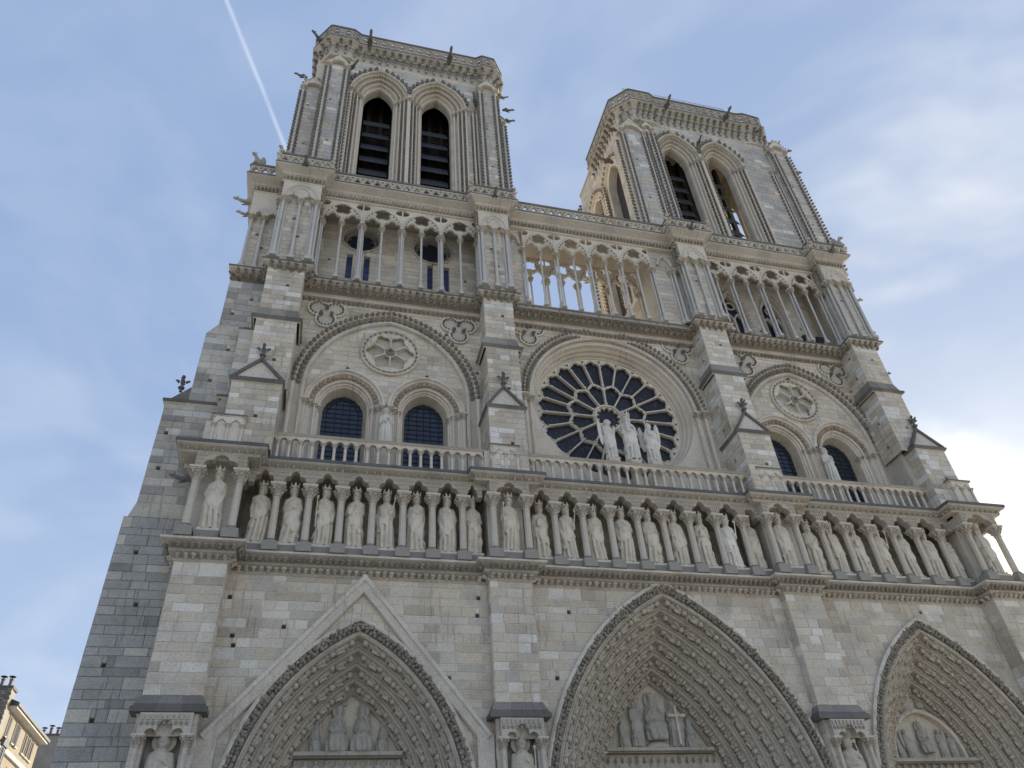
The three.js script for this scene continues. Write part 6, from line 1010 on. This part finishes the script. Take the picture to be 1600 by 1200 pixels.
    const m = new MB(), M = M4(a, top - 1.48, z0, Math.atan2(-(z1 - z0), b - a)); m.geo(extrude(sh, 0.14, 4), M.clone().multiply(new THREE.Matrix4().makeTranslation(0, 0, -0.07)), T.dark); const H = new MB(); H.box(-0.02, L + 0.02, hgt, hgt + 0.18, -0.14, 0.13, T.crust); H.box(0, L, 0.62, 0.68, -0.09, 0.10, T.dark); m.geo(H.geometry(), M); m.build('parapet_panel', stone, grp);
  }
  cfg.spouts.forEach(([x, y, z, ry, s]) => put('gargoyle', gargoyle, x, y, z, grp, carvedStone, ry).scale.setScalar(s));
  return grp;
}
const tn = tower({
  x0: -20.4, x1: -5.0, wall: [-17.3, -7.05], ops: [-14.75, -10.25], capT: 55.7, outH: 3.35, ow: 2.26, iw: 1.13, string: 59.75, top: 63.45, label: 'bell tower on the left with two dark louvred openings',
  pierL: [[-18.85, -17.25, -0.4, 57.6], [-20.4, -18.8, -1.15, 55.0]], pierR: [[-7.1, -5.65, -0.4, 58.3], [-5.75, -4.95, -1.2, 55.2]],
  plan: [[-19.7, -7], [-19.7, -1.9], [-18.8, -0.75], [-17.3, -0.75], [-16.7, -1.05], [-6.95, -1.05], [-6.5, -0.75], [-5.8, -0.8], [-5.1, -1.7], [-5.1, -7]],
  spouts: [[-15.9, 61.7, -0.6, 0, 0.9], [-9.4, 61.7, -0.6, 0, 0.9], [-19.4, 61.8, -1.2, -0.9, 0.9], [-20.3, 56.6, -1.3, -1.5, 0.6], [-17.2, 57.6, -0.6, 0.6, 0.7], [-5.2, 58.4, -0.9, 1.4, 0.5], [-4.9, 57.0, -1.1, 1.5, 0.6], [-4.9, 55.6, -1.2, 1.5, 0.6], [-7.3, 56.0, -0.6, -0.4, 0.7]],
});
const ts = tower({
  x0: 4.9, x1: 20.5, wall: [7.0, 19.1], ops: [10.1, 14.1], capT: 55.1, outH: 3.05, ow: 2.02, iw: 1.16, string: 59.1, top: 63.1, open: true, label: 'bell tower on the right whose louvres show slivers of sky',
  pierL: [[4.85, 6.95, -0.55, 56.6], [7.1, 8.05, -0.75, 57.8]], pierR: [[19.1, 20.75, -0.5, 57.9]],
  plan: [[5.75, -8], [5.75, -1.9], [6.8, -0.8], [8.5, -0.8], [9.0, -1.05], [17.4, -1.05], [18.0, -0.9], [19.4, -1.0], [20.2, -2.0], [20.2, -8]],
  spouts: [[10.0, 61.4, -0.6, 0, 0.85], [15.7, 61.4, -0.6, 0.1, 0.9], [4.8, 57.0, -1.0, -1.5, 0.7], [4.9, 55.4, -3.0, -1.5, 0.9], [4.9, 51.0, -7.5, -1.5, 0.9], [20.4, 58.4, -0.9, 1.4, 0.9], [20.5, 55.2, -0.8, 1.5, 0.8], [12.1, 56.8, -0.8, 0, 0.6], [18.6, 60.6, -0.8, 0.6, 0.6]],
});
{ // flank of the far tower facing the other one: moulded opening, shafts and crockets
  const mb = new MB(), lf = new MB(), M = new THREE.Matrix4().makeRotationY(-Math.PI / 2).setPosition(5.55, 0, 0), loc = new MB();
  const fl = [arch(-4.6, 55.1, 1.9, 2.9), arch(-8.4, 55.1, 1.9, 2.9)];
  ashlar({ map: onLeft(5.58), y0: 41.95, y1: 61.6, ch: 0.44, tone: wallTone(0.02, T.warm, T.grey), mortar: T.grey, spans: (y) => [[-10.6, fl[1].cx - fl[1].half(y)], [fl[1].cx + fl[1].half(y), fl[0].cx - fl[0].half(y)], [fl[0].cx + fl[0].half(y), -1.6]] });
  for (const A of fl) { const c = A.cx; archSweep(loc, A, [[0, 0], [0, 0.12], [0.1, 0.16], [0.2, 0.05], [0.25, -0.1], [0.4, -0.12], [0.46, -0.03], [0.55, -0.12], [0.6, -0.3], [0.8, -0.45]], { yb: 41.9, seg: 12, tones: [T.warm] }); knobArc(loc, A, -0.1, 0.15, 0.5, 0.26, T.carveDark, 55.2); for (const s of [-1, 1]) for (const k of [0, 0.4]) for (let y = 42.6; y < 55; y += 0.42) loc.geo(knobGeo, M4(c + s * (1.9 - k), y, 0.14 - k * 0.3, 0, V(0.1, 0.1, 0.13)), T.carveDark); }
  for (let y = 42.5; y < 60; y += 0.45) for (const x of [-10.9, -11.3]) loc.geo(knobGeo, M4(x, y, 0.35, 0, V(0.16, 0.14, 0.2)), T.knob);
  for (const x of [-2.3, -6.5, -10.4]) { for (const dx of [-0.35, 0.35]) { tube(loc, [x + dx, 41.9, 0.15], [x + dx, 56, 0.15], 0.12, T.warm, 8); for (let y = 42.5; y < 56; y += 0.42) loc.geo(knobGeo, M4(x + dx * 1.5, y, 0.22, 0, V(0.11, 0.11, 0.14)), T.knob); } loc.box(x - 0.35, x + 0.35, 41.9, 56.3, -0.2, 0.18, T.warm); }
  for (const A of fl) loc.box(A.cx - 1.3, A.cx + 1.3, 41.95, 57.6, -0.95, -0.8, [0.04, 0.043, 0.05]);  // dark panels put in to give the flank openings their inner shade
  mb.geo(loc.geometry(), M); tag(mb.build('flank_carving_and_shade_panels', stone, ts), null, null, null, 'stuff');
  put('gargoyle', paleGargoyle, 5.4, 49.8, -11.5, ts, carvedStone, -Math.PI / 2);
}
{ // rail on the roof edge, round stair turret
  const mb = new MB(); for (let k = 0; k <= 5; k++) { const x = 6.6 + k * 2.0; tube(mb, [x, 63.0, -1.0], [x, 64.3, -1.0], 0.03, [1, 1, 1], 6); } for (const y of [63.75, 64.3]) tube(mb, [6.6, y, -1.0], [16.6, y, -1.0], 0.028, [1, 1, 1], 6); tube(mb, [6.6, 64.3, -1.0], [6.6, 64.3, -8], 0.028, [1, 1, 1], 6); mb.build('roof_rail', new THREE.MeshStandardMaterial({ color: new THREE.Color(0.32, 0.34, 0.36), roughness: 0.5, metalness: 0.6 }), ts);
  const st = new MB(); st.geo(lathe([[1.0, 61.6], [1.0, 63.3], [1.06, 63.35], [1.0, 63.45], [0.8, 63.8], [0.4, 64.1], [0, 64.2]], 20), M4(17.0, 0.2, -2.1), T.base); st.build('stair_turret', stone, ts);
  const s2 = new MB(); s2.geo(lathe([[0.8, 61.9], [0.75, 63.0], [0.1, 64.1], [0, 64.1]], 8), M4(-16.4, 0.2, -1.9), T.dark); s2.build('stair_turret', stone, tn); put('finial', finialGeo, -16.4, 64.15, -1.9, tn, carvedStone).scale.setScalar(0.7);
}
// ------------------------------------------------------------ statues on the terrace and in the buttress niches
function statue(name, g, x, y, z, s, ry, label, cat, pedH, mat = carvedStone) {
  const o = group(name); o.position.set(x, y - pedH, z); const pb = new MB(); pb.geo(lathe([[0.44, 0], [0.46, 0.1], [0.3, 0.25], [0.28, pedH - 0.45], [0.42, pedH - 0.2], [0.44, pedH - 0.04], [0.3, pedH]], 8), null, T.base); pb.build('pedestal', stone, o);
  const b = mesh('figure', g, mat, o); b.position.y = pedH - 0.03; b.scale.set(s * 0.86, s, s * 0.92); b.rotation.y = ry; tag(o, label, cat); return o;
}
const pale = [0.72, 0.68, 0.60];
statue('crowned_statue', standing({ seed: 41, veil: true, crown: true, child: true, mantle: 1, tone: pale, cell: 0.034 }), 0.0, 22.95, -0.1, 1.08, 0, 'crowned statue with a child between two angels before the rose window', 'statue', 1.9);
statue('angel_statue', standing({ seed: 42, wings: true, handL: [-0.1, 1.9, 0.34], handR: [0.2, 2.2, 0.36], turn: 0.5, tone: pale }), -1.2, 22.95, -0.1, 0.93, 0.45, 'winged angel statue left of the crowned statue before the rose window', 'statue', 1.9);
statue('angel_statue', standing({ seed: 43, wings: true, handL: [-0.2, 2.2, 0.36], handR: [0.1, 1.9, 0.34], turn: -0.5, tone: pale }), 1.2, 22.95, -0.1, 0.93, -0.45, 'winged angel statue right of the crowned statue before the rose window', 'statue', 1.9);
statue('standing_statue', standing({ seed: 44, mantleOn: false, tone: pale, turn: 0.2 }), -13.05, 23.0, -0.75, 0.86, 0, 'slim pale statue between the twin windows left of the rose', 'statue', 1.9);
statue('standing_statue', standing({ seed: 45, mantleOn: false, veil: true, tone: pale, turn: -0.2 }), 12.75, 23.1, -0.75, 0.88, 0, 'slim pale statue between the twin windows right of the rose', 'statue', 1.9);
const nich = [[0, 'haloed deacon statue in the niche of the corner buttress beside the houses', { seed: 51, halo: true, book: [0.2, 1.6, 0.4], mantle: 1 }], [1, 'statue in the niche between the gabled and middle portals, holding a cup', { seed: 52, crown: true, halo: true, mantle: -1, staff: [[0.5, 0.3, 0.2], [0.5, 2.4, 0.2]] }], [2, 'bowed statue in the niche right of the middle portal', { seed: 53, crown: true, mantle: 1, turn: 0.6, headX: -0.06, staff: [[0.5, 0.6, 0.25], [0.2, 2.6, 0.2]] }], [3, 'statue in the niche at the far right corner buttress', { seed: 54, mitre: true, mantle: -1 }]];
nich.forEach(([i, lab, o]) => { const [a, b, z] = BX[i], g = standing({ ...o, tone: [0.62, 0.56, 0.46] }), q = group('niche_statue'); q.position.set((a + b) / 2, 6.3, z - 0.2); const pb = new MB(); pb.box(-0.4, 0.4, 0, 0.16, -0.32, 0.36, T.base); pb.build('pedestal', stone, q); const f = mesh('figure', g, carvedStone, q); f.position.y = 0.14; f.scale.setScalar(1.0); tag(q, lab, 'statue'); });

// ------------------------------------------------------------ houses across the side street
const stucco = noiseTexture(256, (u, v) => { const k = 0.88 + 0.16 * (tileFbm(u, v, 5, 2, 4) - 0.5) + 0.08 * (tileFbm(u, v, 64, 3, 2) - 0.5); return [k, k, k]; }, true);
const wallMat = (c) => new THREE.MeshStandardMaterial({ color: new THREE.Color(...c), map: stucco, roughness: 0.9 });
const cream = wallMat([0.36, 0.325, 0.255]), greyWall = wallMat([0.34, 0.335, 0.32]), zinc = new THREE.MeshStandardMaterial({ color: new THREE.Color(0.12, 0.13, 0.15), map: stucco, roughness: 0.55, metalness: 0.3 }), darkGlass = new THREE.MeshStandardMaterial({ color: new THREE.Color(0.03, 0.033, 0.04), roughness: 0.15 }), whiteTrim = wallMat([0.72, 0.69, 0.62]), shutterMat = wallMat([0.20, 0.19, 0.17]);
const W1 = [1, 1, 1];
function chimneyPot(parent, x, y, z, h = 0.7) { const m = new MB(); m.geo(lathe([[0.15, 0], [0.13, h * 0.8], [0.17, h * 0.85], [0.16, h]], 8), M4(x, y, z), [0.24, 0.16, 0.12]); m.geo(lathe([[0.26, 0], [0.27, 0.04], [0.02, 0.12]], 8), M4(x, y + h + 0.14, z), [0.06, 0.06, 0.07]); tube(m, [x, y + h, z], [x, y + h + 0.16, z], 0.03, [0.05, 0.05, 0.05], 5); m.build('chimney_pot', slateMat, parent); }
{
  const h = group('cream_house'); h.position.set(-38, 0, -45); tag(h, 'cream sunlit house with tall narrow shuttered windows beside the cathedral', 'house');
  const w = new MB(); w.box(-9, 0, 0, 21.7, -4.6, 6, W1); w.build('wall', cream, h);
  const r = new MB(); r.quad([0.7, 21.95, 6.2], [0.7, 21.95, -5.0], [-8.5, 25.4, -5.0], [-8.5, 25.4, 6.2], W1); r.quad([0.7, 21.82, -5.0], [0.7, 21.95, -5.0], [0.7, 21.95, 6.2], [0.7, 21.82, 6.2].reverse().reverse(), W1); r.box(0.5, 0.75, 21.7, 21.92, -5.0, 6.2, W1); r.build('roof', zinc, h);
  const ev = new MB(); ev.box(0, 0.62, 21.55, 21.7, -4.9, 6.1, W1); ev.box(0.0, 0.12, 18.9, 19.15, -4.6, 6, W1); ev.box(0, 0.22, 18.75, 18.9, -4.6, 6, W1); ev.build('eaves_cornice', whiteTrim, h);
  for (const z of [4.6, 2.6, 1.9, -0.55, -1.7, -2.85]) { const f = new MB(); f.box(-0.02, 0.05, 19.75, 21.28, z - 0.42, z + 0.42, W1); const win = f.build('window', shutterMat, h); const g = new MB(); g.box(0.05, 0.06, 19.85, 21.18, z - 0.16, z + 0.16, W1); g.build('pane', darkGlass, win); const sl = new MB(); sl.box(0, 0.16, 19.66, 19.75, z - 0.5, z + 0.5, W1); sl.build('sill', whiteTrim, win); }
  for (const z of [4, 1.5, -1, -3]) { const f = new MB(); f.box(-0.02, 0.04, 16.2, 18.2, z - 0.5, z + 0.5, W1); const win = f.build('window', shutterMat, h); const g = new MB(); g.box(0.04, 0.05, 16.3, 18.1, z - 0.4, z + 0.4, W1); g.build('pane', darkGlass, win); }
}
{
  const h = group('mansard_house'); h.position.set(-38.3, 0, -35); tag(h, 'dark mansard roofed house with round-headed dormers and a broad chimney stack', 'house');
  const w = new MB(); w.box(-8, 0.8, 0, 16.5, -6, 8, W1); w.build('wall', cream, h); const r = new MB(); r.quad([0.8, 16.5, 8], [0.8, 16.5, -6], [-0.5, 20.1, -6], [-0.5, 20.1, 8], W1); r.quad([-0.5, 20.1, 8], [-0.5, 20.1, -6], [-8, 21.2, -6], [-8, 21.2, 8], W1); r.box(-8, -0.5, 16.5, 20.05, -6, 8, W1); r.build('roof', zinc, h);
  for (const z of [-5.2, -2.4, 0.6, 3.6]) { const d = new MB(); d.box(-1.2, 0.55, 16.9, 19.0, z - 0.6, z + 0.6, W1); const g = new THREE.CylinderGeometry(0.66, 0.66, 1.9, 14, 1, false, 0, Math.PI); d.geo(g, new THREE.Matrix4().makeRotationZ(Math.PI / 2).premultiply(new THREE.Matrix4().makeRotationX(-Math.PI / 2 * 0)).setPosition(-0.3, 19.0, z), W1); const o = d.build('dormer', zinc, h); const p = new MB(); p.box(0.55, 0.57, 17.2, 18.9, z - 0.42, z + 0.42, W1); p.build('pane', darkGlass, o); const t = new MB(); t.box(0.57, 0.62, 17.0, 17.2, z - 0.55, z + 0.55, W1); t.box(0.57, 0.61, 17.2, 18.9, z - 0.03, z + 0.03, W1); t.build('frame', whiteTrim, o); }
  const c = new MB(); for (let row = 0; row < 24; row++) for (let k = 0; k < 8; k++) { const y = 18.5 + row * 0.18, x0 = -2.6 + k * 0.37 + (row % 2) * 0.12; c.box(x0, x0 + 0.34, y, y + 0.16, -3.2, -3.0 + rr(0, 0.02), shade([0.22, 0.20, 0.18], rr(0.6, 1.3))); } c.box(-2.7, 0.4, 18.4, 22.8, -4.2, -3.06, [0.26, 0.25, 0.23]); c.box(-2.8, 0.5, 22.75, 22.95, -4.3, -2.95, [0.10, 0.10, 0.10]); const ch = c.build('chimney_stack', slateMat, h); for (let k = 0; k < 5; k++) chimneyPot(ch, -2.4 + k * 0.6, 22.95, -3.6);
}
{
  const h = group('grey_gable_house'); h.position.set(-36.2, 0, -56); tag(h, 'grey blank gable wall with a row of chimney pots, behind the cream house', 'house');
  const w = new MB(); w.box(-6, 1.6, 0, 23.9, -6, 0, W1); w.build('wall', greyWall, h); const cp = new MB(); cp.box(-6.1, 1.75, 23.9, 24.05, -6.1, 0.12, W1); cp.build('coping', zinc, h); for (let k = 0; k < 9; k++) chimneyPot(h, -3.6 + k * 0.62, 24.05, -0.5, 0.5 + 0.2 * (k % 2)); const s = new MB(); s.box(1.6, 2.6, 0, 24.6, -9, -3, W1); s.build('side_wall', cream, h); const pv = new MB(); tube(pv, [-1.1, 8, 0.1], [-1.1, 23, 0.1], 0.06, W1, 6); pv.build('drainpipe', zinc, h);
}
// ------------------------------------------------------------ ground
{
  const sq = new MB(); sq.quad([-900, 0, 900], [900, 0, 900], [900, 0, -900], [-900, 0, -900], [0.52, 0.485, 0.42]); const g = sq.build('ground', stone); tag(g, 'pale paved forecourt of the cathedral', 'ground', null, 'structure');
}
// ------------------------------------------------------------ set the stones: the ones that show largest stand alone, all others are joined
coreMB.build('masonry_core', stone, cath); mortarMB.build('mortar_bed', stone, cath);
{
  const view = new THREE.Matrix4(); camera.updateMatrixWorld(); view.copy(camera.matrixWorld).invert(); const p = V(0, 0, 0), tH = Math.tan(27.05 * Math.PI / 180);
  for (const s of STONES) { const q = s.q.map((e) => s.map(e[0], e[1], 0)), pr = q.map((e) => { p.set(...e).applyMatrix4(view); return [p.x / -p.z / tH, p.y / -p.z / tH, -p.z]; }); const inn = pr.every((e) => Math.abs(e[0]) < 1.30 && Math.abs(e[1]) < 0.985 && e[2] > 0); let ar = 0; for (let i = 0; i < 4; i++) { const a = pr[i], b = pr[(i + 1) % 4]; ar += a[0] * b[1] - a[1] * b[0]; } s.ar = inn ? ar : -1; }
  const order = STONES.map((s, i) => i).sort((a, b) => STONES[b].ar - STONES[a].ar), own = new Set(order.slice(0, 300)), rest = new MB(), wallG = group('ashlar_wall', cath);
  STONES.forEach((s, i) => { if (own.has(i)) { const mb = new MB(); stoneFaces(mb, s); if (mb.p.length) { const c = s.map((s.q[0][0] + s.q[1][0]) / 2, s.q[0][1], 0); const o = mesh('stone', mb.geometry(...c), stone, wallG); o.position.set(...c); } } else stoneFaces(rest, s); });
  tag(rest.build('stonework', stone, wallG), 'all the remaining cut stones of the front', null, null, 'stuff'); console.log('stones', STONES.length);
}
let tris = 0; scene.traverse((o) => { if (o.isMesh) tris += (o.geometry.index ? o.geometry.index.count : o.geometry.attributes.position.count) / 3; }); console.log('triangles', Math.round(tris));
renderer.render(scene, camera);
